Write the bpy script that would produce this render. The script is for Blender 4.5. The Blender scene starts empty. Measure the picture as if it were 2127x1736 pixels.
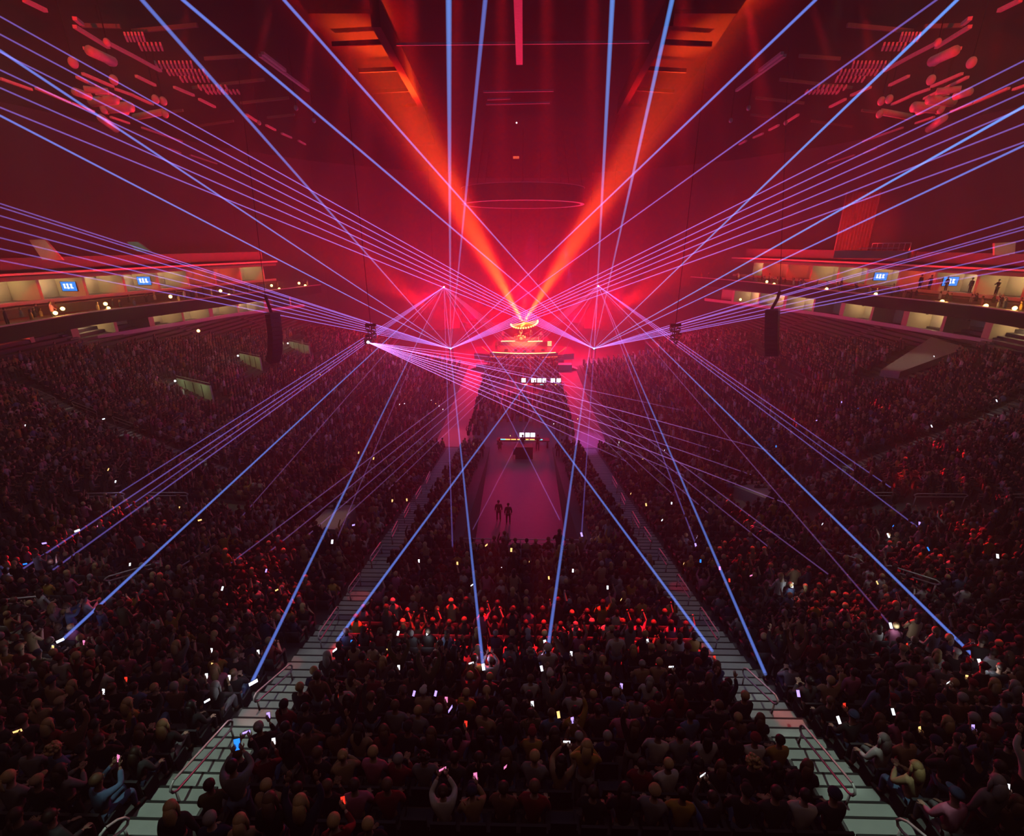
import bpy, bmesh, math, random
import numpy as np
from mathutils import Vector, Matrix, Euler

C = bpy.context.scene.collection
SC = bpy.context.scene
PI = math.pi

# ------------------------------------------------------------------ camera
FPX = 1000.0                       # focal length in pixels of the 2127 wide frame
CAM = Vector((0.0, 0.0, 20.0))
PITCH = math.radians(20.2)
YAW = math.radians(1.18)
F_ = Vector((-math.sin(YAW) * math.cos(PITCH), math.cos(YAW) * math.cos(PITCH), -math.sin(PITCH)))
R_ = Vector((math.cos(YAW), math.sin(YAW), 0))
U_ = R_.cross(F_)
cam_d = bpy.data.cameras.new('camera')
cam_d.sensor_fit = 'HORIZONTAL'
cam_d.sensor_width = 36.0
cam_d.lens = 36.0 * FPX / 2127.0
cam_d.clip_start = 0.1
cam_d.clip_end = 600
cam = bpy.data.objects.new('camera', cam_d)
C.objects.link(cam)
cam.matrix_world = Matrix(((R_.x, U_.x, -F_.x, CAM.x), (R_.y, U_.y, -F_.y, CAM.y), (R_.z, U_.z, -F_.z, CAM.z), (0, 0, 0, 1)))
SC.camera = cam


def ray(px, py):
    return F_ + R_ * ((px - 1063.5) / FPX) + U_ * ((868 - py) / FPX)


def at(px, py, t):                 # world point at camera depth t
    return CAM + ray(px, py) * t


def atz(px, py, z):                # world point on a horizontal plane
    d = ray(px, py)
    return CAM + d * ((z - CAM.z) / d.z)


def aty(px, py, y):                # world point on a plane across the hall
    d = ray(px, py)
    return CAM + d * (y / d.y)


def proj(p):
    v = Vector(p) - CAM
    t = v.dot(F_)
    if t < 0.05:
        return (-9e9, -9e9, t)
    return (1063.5 + FPX * v.dot(R_) / t, 868 - FPX * v.dot(U_) / t, t)


# ------------------------------------------------------------------ world, exposure
w = bpy.data.worlds.new('world')
SC.world = w
w.use_nodes = True
w.node_tree.nodes['Background'].inputs[0].default_value = (0.9, 0.45, 0.5, 1)
w.node_tree.nodes['Background'].inputs[1].default_value = 0.0
SC.view_settings.view_transform = 'Standard'
SC.view_settings.look = 'None'
SC.view_settings.exposure = 0.0
SC.view_settings.gamma = 1.0
SC.view_settings.use_curve_mapping = False
cy = SC.cycles
cy.max_bounces = 2
cy.diffuse_bounces = 0
cy.glossy_bounces = 0
cy.transmission_bounces = 2
cy.volume_bounces = 0
cy.transparent_max_bounces = 40
cy.sample_clamp_indirect = 3.0
cy.use_denoising = True
cy.caustics_reflective = False
cy.caustics_refractive = False
cy.use_adaptive_sampling = True
cy.adaptive_threshold = 0.02


def tag(o, label=None, cat=None, group=None, kind=None):
    if label: o['label'] = label
    if cat: o['category'] = cat
    if group: o['group'] = group
    if kind: o['kind'] = kind
    return o


def lamp(kind, name, loc, power, col, aim=None, size=0.1, angle=None, blend=0.3, sizey=None):
    L = bpy.data.lights.new(name, kind)
    L.energy = power
    L.color = col
    if kind == 'AREA':
        L.shape = 'RECTANGLE'
        L.size = size
        L.size_y = sizey or size
    else:
        L.shadow_soft_size = size
    if kind == 'SPOT':
        L.spot_size = math.radians(angle)
        L.spot_blend = blend
    o = bpy.data.objects.new(name, L)
    C.objects.link(o)
    o.location = loc
    if aim is not None:
        o.rotation_euler = (Vector(aim) - Vector(loc)).to_track_quat('-Z', 'Y').to_euler()
    return o


RED = (1.0, 0.0, 0.012)
# height of the seating bowl: distance d out from the edge of the flat floor
PD = [0, 3, 13.7, 22.8, 29.6, 35.1, 39.4, 45.5, 60, 80]
PH = [0.0, 0.5, 2.6, 4.5, 5.7, 7.4, 9.3, 12.1, 19, 28]
FX, FY = 9.0, 45.5
ROW = 0.8


def prof(d):
    return float(np.interp(d, PD, PH))


def dist(x, y):
    de, ds = max(FY - y, 0.0), max(abs(x) - FX, 0.0)
    return (de ** 4 + ds ** 4) ** 0.25


def rowz(k):
    return prof((k + 0.5) * ROW)


def hz(x, y):
    if abs(x) < 3.2 and y > 22.0:
        return 0.0
    d = dist(x, y)
    return 0.0 if d <= 0.01 else rowz(int(d / ROW))


def onst(px, py, up=0.0, t0=5.0):      # where a pixel's ray meets the seating bowl (up metres above it)
    d = ray(px, py)
    t = t0
    while t < 140:
        p = CAM + d * t
        if p.z <= prof(dist(p.x, p.y)) + up:
            return p
        t += 0.1
    return CAM + d * t


# ------------------------------------------------------------------ lights of the show
V0 = at(1087, 671, 88.0)               # crossing point of the lamp ring's two big beams
for aim, pw in ((Vector((-11.0, 36, 34)), 1.0), (Vector((12.6, 36, 34)), 0.8)):
    lamp('SPOT', 'beam_spotlight', V0 + (aim - V0).normalized() * 0.3, 5.2e6 * pw, (1.0, 0.035, 0.002), aim, 0.25, 4.4, 0.95)
    lamp('SPOT', 'beam_spotlight', V0 - (aim - V0).normalized() * 3.5, 5.5e5 * pw, (1.0, 0.50, 0.05), aim, 0.2, 4.6, 0.9)
    lamp('SPOT', 'beam_spotlight', V0 + (aim - V0).normalized() * 0.3, 2.6e6 * pw, (1.0, 0.008, 0.004), aim, 0.25, 8.0, 1.0)
# red washes: a little light all round the stage, most of it thrown up over the hall
for x, y, z, p in ((-9, 88, 7, 11e3), (9, 88, 7, 11e3), (-16, 84, 11, 6e3), (16, 84, 11, 6e3), (0, 96, 10, 14e3)):
    lamp('POINT', 'red_wash_light', (x, y, z), p, (1, 0, 0.035), None, 0.6)
for x, ax in ((-12, -26), (12, 26), (-4, -6), (4, 6)):
    lamp('SPOT', 'red_wash_light', (x, 90, 5), 2.4e4, RED, (ax, 46, 40), 0.5, 84, 1.0)
# reds thrown onto the side rigs, the high walls and the fascias
for sd in (-1, 1):
    lamp('SPOT', 'red_rig_light', (sd * 16, 84, 9), 1.6e5, (1, 0.01, 0.01), (sd * 33, 44, 31), 0.4, 25, 0.8)
    lamp('SPOT', 'red_rig_light', (sd * 11, 1, 16), 8.5e4, (1, 0.012, 0.012), (sd * 29, 40, 31), 0.3, 30, 0.9)  # added out of view near the camera to brighten the rigs
    lamp('SPOT', 'red_corner_light', (sd * 30, 46, 16), 1.0e4, (1, 0.0, 0.02), (sd * 57, 50, 29), 0.4, 26, 1.0)
lamp('SPOT', 'red_wall_light', (40, 58, 21.0), 3.0e4, (1, 0.012, 0.01), at(1790, 470, 70.5), 0.3, 30, 0.9)
for px, py, pw in ((745, 1240, 1.0), (1412, 1222, 1.0), (1636, 1503, 1.4), (530, 1497, 0.6), (600, 1385, .6)):
    q = onst(px, py, 0.0)
    lamp('SPOT', 'red_step_light', (q.x, q.y + 6, 31), 6500 * pw, (1, 0.02, 0.04), q, 0.05, 2.2, 0.4)
# coloured pools on the floor aisles and the walkway
lamp('SPOT', 'aisle_wash', (-6.0, 74, 20), 2.6e4, (1, 0.06, 0.14), (-7.2, 48.0, 0), 0.2, 9, 0.9)
lamp('SPOT', 'aisle_wash', (6.0, 74, 20), 3.0e4, (0.75, 0.12, 0.85), (7.3, 46.5, 0), 0.2, 10, 0.9)
lamp('SPOT', 'walkway_wash', (1.0, 60, 22), 1.4e4, (1, 0.01, 0.16), (0.2, 33, 0), 0.2, 22, 0.6)
lamp('SPOT', 'desk_light', (-0.3, 50, 12), 350, (1, 0.62, 0.2), (-0.2, 42.0, 0), 0.1, 16, 1.0)
# pale downlights over both stair flights; warm area fills added to show the crowd
for sd in (-1, 1):
    for y, pw, colr in ((4.6, 1.0, (0.72, 1.0, 0.80)), (6.3, 1.0, (0.72, 1.0, 0.80)), (8.0, 1.0, (0.78, 1.0, 0.84)), (9.8, .85, (0.88, 0.95, 0.84)), (11.6, .6, (0.9, 0.95, 0.86)), (13.6, .36, (0.9, 0.9, 0.86)), (16.2, .24, (1, .82, .78)), (19.2, .17, (1, .72, .7)), (22.5, .10, (1, .7, .7))):
        lamp('SPOT', 'stair_downlight', (sd * 7.0, y - 0.5, 33), 6200 * pw, colr, (sd * 6.98, y, 7), 0.12, 5.4, 0.55)
lamp('AREA', 'crowd_fill_light', (0, 6, 33), 460, (1.0, 0.52, 0.42), (0, 12, 8), 44, None, 0.3, 14)
for sd in (-1, 1):
    lamp('AREA', 'crowd_fill_light', (sd * 34, 36, 32), 380, (1.0, 0.60, 0.35), (sd * 30, 38, 6), 26, None, 0.3, 26)
# red shafts that catch heads along the middle rows and at the sides
for tx, ty, ang, p in tuple((-5.6 + 1.6 * i, 13.1 + 0.25 * (i % 2), 2.5, 8.0) for i in range(8)) + ((-9.5, 15.0, 4.0, 1.5), (-12.0, 18, 4.5, 1.5), (12.5, 15.2, 5, 2.0), (10.5, 19.0, 4, 1.2), (19, 19.5, 4, 2.2), (23, 21, 3, 2.0), (-19.5, 21.0, 4, 1.6), (16.0, 12.5, 3, 1.2), (27, 31, 3, 2.0), (-14.5, 14, 3.5, 1.0)):
    lamp('SPOT', 'red_shaft_light', (tx, 23 if abs(tx) < 7 else 34, 33), p * 3.6e4, (1, 0.012, 0.02), (tx, ty, prof(dist(tx, ty)) + 1.0), 0.2, ang * 1.5, 0.7)
for px, py in ((1850, 850), (1955, 925), (2005, 1000), (2030, 1100), (2085, 1150), (1650, 875), (700, 735), (620, 765), (185, 1100), (60, 1155), (270, 1050), (545, 1200), (1560, 1085), (2030, 1385), (1140, 1335), (1000, 1390)):
    q = onst(px, py, 1.1)
    lamp('SPOT', 'red_shaft_light', (q.x * 0.4, 84, 14), 5.5e5, (1, 0.01, 0.02), q, 0.1, 1.0, 0.5)
# spots added overhead to bring out side aisles, corner entrances, front rails and some spectators
for x, y, pw, ang, colr in ((-40, 38.3, 1.0, 7, (1, .95, .7)), (-33, 36, .8, 7, (.9, .95, 1)), (-26, 33.6, .8, 7, (.9, 1, .9)), (40, 38.3, 1.0, 7, (.9, .95, .8)), (33, 36, .8, 7, (.9, .95, 1)), (26, 33.6, .9, 7, (.9, 1, .85)),
                            (-10.2, 23.4, 1.2, 7, (1, .75, .45)), (-19, 28, .9, 9, (.8, 1, .5)), (14.6, 28.4, 1.2, 8, (.9, .85, .6)), (-22.5, 24.3, .7, 14, (.9, .95, 1)), (23.5, 25.4, .7, 14, (.9, .95, 1)), (-17.3, 15.5, .8, 14, (.9, .95, 1)), (16.6, 17.2, .8, 12, (1, .95, .85)),
                            (-18.6, 12.6, 4.0, 4.5, (1, .9, .65)), (1.0, 12.3, .9, 3, (1, .8, .5)), (42, 52, 1.6, 12, (1, .85, .6))):
    lamp('SPOT', 'stand_fill_spot', (x, y - 0.5, 32.5), 3000 * pw, colr, (x, y, 6), 0.15, ang, 0.7)

# ------------------------------------------------------------------ materials
MATS = {}


def mat(name, col, rough=0.7, metal=0.0, var=0.25, scale=6.0, bump=0.0, spec=0.5):
    if name in MATS: return MATS[name]
    m = bpy.data.materials.new(name)
    m.use_nodes = True
    nt = m.node_tree
    b = nt.nodes['Principled BSDF']
    b.inputs['Roughness'].default_value = rough
    b.inputs['Metallic'].default_value = metal
    b.inputs['Specular IOR Level'].default_value = spec
    tc = nt.nodes.new('ShaderNodeTexCoord')
    nz = nt.nodes.new('ShaderNodeTexNoise')
    nz.inputs['Scale'].default_value = scale
    nz.inputs['Detail'].default_value = 3
    nt.links.new(tc.outputs['Object'], nz.inputs['Vector'])
    mx = nt.nodes.new('ShaderNodeMix')
    mx.data_type = 'RGBA'
    mx.inputs[6].default_value = tuple(c * (1 - var) for c in col) + (1,)
    mx.inputs[7].default_value = tuple(min(1, c * (1 + var)) for c in col) + (1,)
    nt.links.new(nz.outputs['Fac'], mx.inputs[0])
    nt.links.new(mx.outputs[2], b.inputs['Base Color'])
    if bump:
        bp = nt.nodes.new('ShaderNodeBump')
        bp.inputs['Strength'].default_value = bump
        nt.links.new(nz.outputs['Fac'], bp.inputs['Height'])
        nt.links.new(bp.outputs[0], b.inputs['Normal'])
    MATS[name] = m
    return m


def glow(name, col, s, sample=False):
    if name in MATS: return MATS[name]
    m = bpy.data.materials.new(name)
    m.use_nodes = True
    nt = m.node_tree
    nt.nodes.clear()
    e = nt.nodes.new('ShaderNodeEmission')
    e.inputs[0].default_value = tuple(col) + (1,)
    e.inputs[1].default_value = s
    o = nt.nodes.new('ShaderNodeOutputMaterial')
    nt.links.new(e.outputs[0], o.inputs[0])
    m.cycles.emission_sampling = 'FRONT' if sample else 'NONE'
    MATS[name] = m
    return m


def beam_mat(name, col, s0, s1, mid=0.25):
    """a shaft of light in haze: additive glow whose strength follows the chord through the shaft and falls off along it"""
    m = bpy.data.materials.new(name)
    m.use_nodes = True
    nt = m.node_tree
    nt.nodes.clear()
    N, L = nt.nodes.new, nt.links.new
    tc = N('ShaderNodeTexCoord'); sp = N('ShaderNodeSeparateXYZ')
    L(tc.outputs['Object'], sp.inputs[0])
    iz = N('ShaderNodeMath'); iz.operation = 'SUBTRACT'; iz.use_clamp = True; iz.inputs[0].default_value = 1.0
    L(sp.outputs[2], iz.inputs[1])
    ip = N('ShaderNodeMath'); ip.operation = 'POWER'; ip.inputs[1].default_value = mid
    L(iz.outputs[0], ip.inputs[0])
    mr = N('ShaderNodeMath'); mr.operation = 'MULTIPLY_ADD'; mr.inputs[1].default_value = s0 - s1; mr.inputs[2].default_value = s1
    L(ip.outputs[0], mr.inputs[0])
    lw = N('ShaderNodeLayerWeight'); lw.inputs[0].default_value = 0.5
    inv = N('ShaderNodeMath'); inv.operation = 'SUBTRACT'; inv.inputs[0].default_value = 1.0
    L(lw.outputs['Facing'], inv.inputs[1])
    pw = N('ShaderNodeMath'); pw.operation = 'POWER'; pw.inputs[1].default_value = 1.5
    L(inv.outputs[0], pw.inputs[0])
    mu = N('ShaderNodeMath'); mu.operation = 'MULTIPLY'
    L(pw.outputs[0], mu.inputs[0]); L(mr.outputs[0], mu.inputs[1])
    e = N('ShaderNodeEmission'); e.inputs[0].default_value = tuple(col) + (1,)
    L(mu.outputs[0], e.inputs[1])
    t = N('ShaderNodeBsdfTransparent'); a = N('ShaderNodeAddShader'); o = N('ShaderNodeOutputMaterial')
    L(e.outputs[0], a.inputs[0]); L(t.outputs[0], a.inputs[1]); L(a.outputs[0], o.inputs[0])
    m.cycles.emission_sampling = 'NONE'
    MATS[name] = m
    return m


# ------------------------------------------------------------------ mesh collector
class MB:
    def __init__(s):
        s.v = []; s.f = []; s.m = []

    def add(s, vs, fs, mi=0):
        o = len(s.v)
        s.v.extend(tuple(v) for v in vs)
        s.f.extend(tuple(i + o for i in f) for f in fs)
        s.m.extend([mi] * len(fs))
        return s

    def box(s, c, size, rot=0.0, mi=0, mtx=None):
        x, y, z = size[0] / 2, size[1] / 2, size[2] / 2
        M = mtx or Matrix.Rotation(rot, 3, 'Z')
        c = Vector(c)
        vs = [c + M @ Vector((a * x, b * y, d * z)) for d in (-1, 1) for b in (-1, 1) for a in (-1, 1)]
        return s.add(vs, [(0, 2, 3, 1), (4, 5, 7, 6), (0, 1, 5, 4), (2, 6, 7, 3), (0, 4, 6, 2), (1, 3, 7, 5)], mi)

    def bar(s, a, b, wd, ht, mi=0):
        a, b = Vector(a), Vector(b)
        d = b - a
        M = d.to_track_quat('Y', 'Z').to_matrix()
        return s.box((a + b) / 2, (wd, d.length, ht), mtx=M, mi=mi)

    def tube(s, pts, r, n=8, mi=0, cap=True):
        pts = [Vector(p) for p in pts]
        rs = r if isinstance(r, (list, tuple)) else [r] * len(pts)
        rings = []
        nrm = None
        for i, p in enumerate(pts):
            d = (pts[min(i + 1, len(pts) - 1)] - pts[max(i - 1, 0)]).normalized()
            if nrm is None:
                nrm = d.orthogonal().normalized()
            nrm = (nrm - d * nrm.dot(d)).normalized()
            bn = d.cross(nrm)
            rings.append([p + (nrm * math.cos(2 * PI * k / n) + bn * math.sin(2 * PI * k / n)) * rs[i] for k in range(n)])
        vs = [v for rg in rings for v in rg]
        fs = [(i * n + k, i * n + (k + 1) % n, (i + 1) * n + (k + 1) % n, (i + 1) * n + k) for i in range(len(pts) - 1) for k in range(n)]
        if cap:
            fs += [tuple(range(n - 1, -1, -1)), tuple((len(pts) - 1) * n + k for k in range(n))]
        return s.add(vs, fs, mi)

    def ball(s, c, r, nu=10, nv=7, mi=0, mtx=None):
        c = Vector(c)
        r = r if isinstance(r, (list, tuple)) else (r, r, r)
        M = mtx or Matrix.Identity(3)
        vs = [c + M @ Vector((0, 0, r[2]))]
        for j in range(1, nv):
            a = PI * j / nv
            for k in range(nu):
                b = 2 * PI * k / nu
                vs.append(c + M @ Vector((r[0] * math.sin(a) * math.cos(b), r[1] * math.sin(a) * math.sin(b), r[2] * math.cos(a))))
        vs.append(c + M @ Vector((0, 0, -r[2])))
        fs = [(0, 1 + k, 1 + (k + 1) % nu) for k in range(nu)]
        for j in range(nv - 2):
            for k in range(nu):
                a, b = 1 + j * nu, 1 + (j + 1) * nu
                fs.append((a + k, b + k, b + (k + 1) % nu, a + (k + 1) % nu))
        e = len(vs) - 1
        b = 1 + (nv - 2) * nu
        fs += [(e, b + (k + 1) % nu, b + k) for k in range(nu)]
        return s.add(vs, fs, mi)

    def disc(s, c, r, axis, h, n=16, mi=0):
        ax = Vector(axis).normalized()
        c = Vector(c)
        return s.tube([c - ax * h / 2, c + ax * h / 2], r, n, mi)

    def lathe(s, c, prf, n=16, mi=0):
        c = Vector(c)
        vs = [c + Vector((r * math.cos(2 * PI * k / n), r * math.sin(2 * PI * k / n), z)) for r, z in prf for k in range(n)]
        fs = [(i * n + k, i * n + (k + 1) % n, (i + 1) * n + (k + 1) % n, (i + 1) * n + k) for i in range(len(prf) - 1) for k in range(n)]
        fs += [tuple(range(n - 1, -1, -1)), tuple((len(prf) - 1) * n + k for k in range(n))]
        return s.add(vs, fs, mi)

    def extrude(s, poly, vec, mi=0):       # a planar polygon pushed along vec
        poly = [Vector(p) for p in poly]
        vec = Vector(vec)
        n = len(poly)
        fs = [tuple(range(n - 1, -1, -1)), tuple(range(n, 2 * n))]
        fs += [(k, (k + 1) % n, n + (k + 1) % n, n + k) for k in range(n)]
        return s.add(poly + [p + vec for p in poly], fs, mi)

    def mesh(s, name, mats, smooth=False):
        me = bpy.data.meshes.new(name)
        me.from_pydata(s.v, [], s.f)
        mats = mats if isinstance(mats, (list, tuple)) else [mats]
        for m in mats: me.materials.append(m)
        if len(mats) > 1: me.polygons.foreach_set('material_index', s.m)
        if smooth: me.polygons.foreach_set('use_smooth', [True] * len(me.polygons))
        me.update()
        return me

    def build(s, name, mats, parent=None, smooth=False):
        o = bpy.data.objects.new(name, s.mesh(name, mats, smooth))
        C.objects.link(o)
        if parent is not None: o.parent = parent
        return o


def empty(name, loc=(0, 0, 0), rz=0.0):
    o = bpy.data.objects.new(name, None)
    C.objects.link(o)
    o.location = loc
    o.rotation_euler = (0, 0, rz)
    return o


def copy_tree(o, parent=None):
    c = o.copy()
    C.objects.link(c)
    c.parent = parent
    for ch in list(o.children):
        copy_tree(ch, c)
    return c


ORD = ['zeroth', 'first', 'second', 'third', 'fourth', 'fifth', 'sixth', 'seventh', 'eighth', 'ninth', 'tenth', 'eleventh', 'twelfth',
       'thirteenth', 'fourteenth', 'fifteenth', 'sixteenth', 'seventeenth', 'eighteenth', 'nineteenth', 'twentieth']


def ordn(n):
    return ORD[n] if n <= 20 else '%d%s' % (n, 'th' if n % 10 > 3 or n % 10 == 0 or 10 < n % 100 < 14 else ('st', 'nd', 'rd')[n % 10 - 1])


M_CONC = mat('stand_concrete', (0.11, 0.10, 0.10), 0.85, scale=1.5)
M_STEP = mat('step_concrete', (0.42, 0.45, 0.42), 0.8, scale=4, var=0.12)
M_NOSE = mat('dark_nosing', (0.012, 0.013, 0.013), 0.6)
M_FLOOR = mat('arena_floor', (0.17, 0.16, 0.17), 0.55, scale=3, var=0.15)
M_BLACK = mat('black_paint', (0.012, 0.012, 0.013), 0.7, spec=0.2)
M_DARK = mat('dark_steel', (0.05, 0.045, 0.05), 0.5, 0.6)
M_WALL = mat('dark_wall', (0.055, 0.05, 0.055), 0.8, scale=0.3)
M_CEIL = mat('black_ceiling', (0.012, 0.011, 0.012), 0.9, scale=0.2, spec=0.05)
M_STEEL = mat('brushed_steel', (0.62, 0.62, 0.62), 0.4, 0.25, var=0.08, scale=20)
M_BEAMR = mat('painted_beam', (0.16, 0.15, 0.15), 0.6)
M_CREAM = mat('cream_wall', (0.62, 0.52, 0.36), 0.8, var=0.08, scale=2)
M_FASC = mat('fascia_panel', (0.13, 0.12, 0.12), 0.6, var=0.1, scale=1)

# ------------------------------------------------------------------ haze filling the hall
hz_mb = MB().box((0, 45, 17), (118, 170, 36.5))
M_HAZE = bpy.data.materials.new('stage_haze')
M_HAZE.use_nodes = True
_nt = M_HAZE.node_tree
_nt.nodes.clear()
_v = _nt.nodes.new('ShaderNodeVolumeScatter')
_v.inputs['Color'].default_value = (1, 1, 1, 1)
_v.inputs['Density'].default_value = 0.004
_v.inputs['Anisotropy'].default_value = 0.55
_o = _nt.nodes.new('ShaderNodeOutputMaterial')
_nt.links.new(_v.outputs[0], _o.inputs['Volume'])
tag(hz_mb.build('stage_haze', M_HAZE), 'thin haze of theatrical smoke filling the whole hall', 'haze', kind='stuff')

# ------------------------------------------------------------------ shell
def struct(mb, name, m, smooth=False):
    o = mb.build(name, m, None, smooth)
    o['kind'] = 'structure'
    return o


struct(MB().box((0, 50, -0.25), (130, 180, 0.5)), 'floor', M_FLOOR)
struct(MB().box((0, 45, 34.3), (116, 168, 0.6)), 'ceiling', M_CEIL)
struct(MB().box((0, 127, 17), (116, 0.6, 35)), 'wall_back', M_WALL)
struct(MB().box((0, -36, 17), (116, 0.6, 35)), 'wall_front', M_WALL)


def contour(d, ymax, n=14):
    """the row line at distance d, right-hand half, from the centre line round to ymax"""
    pts = [(0.0, FY - d), (FX * 0.5, FY - d), (FX, FY - d)]
    for i in range(1, n):
        a = PI / 2 * i / n
        pts.append((FX + d * math.sin(a) ** 0.5, FY - d * math.cos(a) ** 0.5))
    pts.append((FX + d, FY))
    y = FY
    while y < ymax - 4:
        y += 4
        pts.append((FX + d, y))
    pts.append((FX + d, ymax))
    return pts


def low_x(y):                         # front of the lower suites
    return float(np.interp(y, [-40, 50, 62, 72, 82, 92, 102, 110], [50.5, 50.5, 47, 44, 39, 33, 24, 14]))


def up_x(y):                          # front of the upper suites
    return float(np.interp(y, [-40, 50, 60, 72, 84, 93, 102, 110], [53.5, 53, 49.8, 46.3, 42, 37, 29, 18]))


def wall_x(y):                        # half width of the hall at the suites
    return float(np.interp(y, [-40, 40, 54, 70, 86, 100, 112, 118], [56, 56, 54, 50.5, 45, 36.5, 23, 12]))


NROW = 68
for sd, nm in ((1, 'right'), (-1, 'left')):
    mb = MB()
    for k in range(NROW):
        z, z0 = rowz(k), (rowz(k - 1) if k else 0.0)
        a = contour(k * ROW + 0.001, 88 if k > 16 else 80)
        b = contour((k + 1) * ROW + 0.001, 88 if k > 16 else 80)
        cut = k * ROW < FY - 22.0        # the walkway slot in the lower tiers
        zl = None
        if cut:
            a = [(3.2, a[0][1])] + a[1:]
            b = [(3.2, b[0][1])] + b[1:]
        n = len(a)
        vs = [(sd * x, y, z0) for x, y in a] + [(sd * x, y, z) for x, y in a] + [(sd * x, y, z) for x, y in b]
        fs = []
        for i in range(n - 1):
            q1, q2 = (i, i + 1, n + i + 1, n + i), (n + i, n + i + 1, 2 * n + i + 1, 2 * n + i)
            fs += [q1, q2] if sd > 0 else [q1[::-1], q2[::-1]]
        # close the slot wall and the far end of the tier
        if cut:
            vs += [(sd * 3.2, a[0][1], 0), (sd * 3.2, b[0][1], 0)]
            fs.append((n, 2 * n, 3 * n + 1, 3 * n))
        mm = len(vs)
        vs += [(sd * a[-1][0], a[-1][1], 0), (sd * b[-1][0], b[-1][1], 0)]
        fs.append((2 * n - 1, 3 * n - 1, mm + 1, mm))
        mb.add(vs, fs)
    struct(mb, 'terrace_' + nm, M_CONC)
struct(MB().box((0, 21.9, 2.3), (6.6, 0.25, 4.6)), 'wall_end', M_CONC)

# side walls following the oval
ys = [-36, 0, 30, 40, 54, 62, 70, 78, 86, 93, 100, 106, 112, 118]
for sd, nm in ((1, 'right'), (-1, 'left')):
    mb = MB()
    for a, b in zip(ys[:-1], ys[1:]):
        xa, xb = (wall_x(a) + 3.2) * sd, (wall_x(b) + 3.2) * sd
        mb.add([(xa, a, 0), (xb, b, 0), (xb, b, 34.5), (xa, a, 34.5)], [(0, 1, 2, 3) if sd < 0 else (3, 2, 1, 0)])
    struct(mb, 'wall_' + nm, M_WALL)

# ------------------------------------------------------------------ laser heads and their beams
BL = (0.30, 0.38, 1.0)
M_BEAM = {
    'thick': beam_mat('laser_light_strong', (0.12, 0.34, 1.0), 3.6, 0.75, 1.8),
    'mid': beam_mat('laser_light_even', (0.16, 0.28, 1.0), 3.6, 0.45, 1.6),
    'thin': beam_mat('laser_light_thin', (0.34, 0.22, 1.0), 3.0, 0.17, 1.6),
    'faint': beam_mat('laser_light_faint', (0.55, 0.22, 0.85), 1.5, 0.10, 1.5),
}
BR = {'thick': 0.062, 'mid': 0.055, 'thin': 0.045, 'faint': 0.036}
SRC = {
    'UL': (at(922, 596, 86), 'upper left head'), 'UR': (at(1243, 594, 86), 'upper right head'),
    'LL': (at(936, 724, 86), 'lower left head'), 'LR': (at(1234, 724, 86), 'lower right head'),
    'SL': (at(764, 711, 45), 'left hanging head'),
}
MB_MESH = {k: MB().tube([(0, 0, 0), (0, 0, 1)], 1.0, 12, cap=False).mesh('laser_ray', M_BEAM[k], True) for k in M_BEAM}


def beam(src, px, py, cls, t=None, ext=1.12, hit=False, say='', rr=1.0):
    S, sname = SRC[src]
    E = onst(px, py, 1.0) if hit else at(px, py, t)
    if not hit:
        E = S + (E - S) * ext
    o = bpy.data.objects.new('laser_ray', MB_MESH[cls])
    C.objects.link(o)
    d = E - S
    o.location = S
    o.rotation_euler = d.to_track_quat('Z', 'Y').to_euler()
    o.scale = (BR[cls] * rr, BR[cls] * rr, d.length)
    tag(o, 'laser beam from %s, %s' % (sname, say), 'laser beam', 'laser beams crossing the hall', 'thing')
    return E


def sl(src, slopes, xe, cls, t, say, hit=False, sx=None):
    """a fan: slopes dy/dx in the picture frame, all running to column xe"""
    px0, py0, _ = proj(SRC[src][0])
    out = []
    for i, (s, xx) in enumerate(zip(slopes, xe if isinstance(xe, list) else [xe] * len(slopes))):
        out.append(beam(src, xx, py0 + (xx - px0) * s, cls, t, 1.12, hit, say % ordn(i + 1)))
    return out


HITS = []
# lower left head
beam('LL', 932, 0, 'thick', 9.0, say='straight up over the crowd')
beam('LL', 1008, 0, 'mid', 11, say='steep, leaning slightly right', rr=1.1)
beam('LL', 295, 0, 'mid', 12, say='steep to the upper left ceiling', rr=1.1)
beam('LL', 1694, 0, 'mid', 15, say='high to the upper right ceiling')
beam('LL', 1945, 0, 'thin', 17, say='up right above the ceiling rig')
beam('LL', 0, 105, 'mid', 16, say='upper of two bright ones to the left wall')
beam('LL', 0, 240, 'mid', 20, say='lower of two bright ones to the left wall')
sl('LL', [.322, .314, .295, .271, .246, .222, .196], 0, 'thin', 26, '%s from the top in the flat left fan')
sl('LL', [-.502, -.473, -.447, -.42, -.392, -.36], 2127, 'thin', 22, '%s from the top in the right rising fan')
# lower right head
beam('LR', 1272, 0, 'thick', 10.5, say='straight up beside the ceiling opening')
beam('LR', 1396, 0, 'thick', 11, say='steep, leaning to the right')
beam('LR', 1988, 0, 'thick', 15, say='steep to the upper right rig')
beam('LR', 380, 0, 'mid', 13, say='crossing high to the upper left')
beam('LR', 590, 0, 'mid', 14, say='crossing steeply to the upper left')
beam('LR', 2127, 221, 'thick', 18, say='upper of two bright ones to the right wall')
beam('LR', 2127, 302, 'mid', 20, say='lower of two bright ones to the right wall')
sl('LR', [.559, .529, .499, .469, .439, .406], 0, 'thin', 22, '%s from the top in the left rising fan')
sl('LR', [-.307, -.284, -.277, -.253, -.228, -.204, -.19], 2127, 'thin', 26, '%s from the top in the flat right fan')
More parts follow.
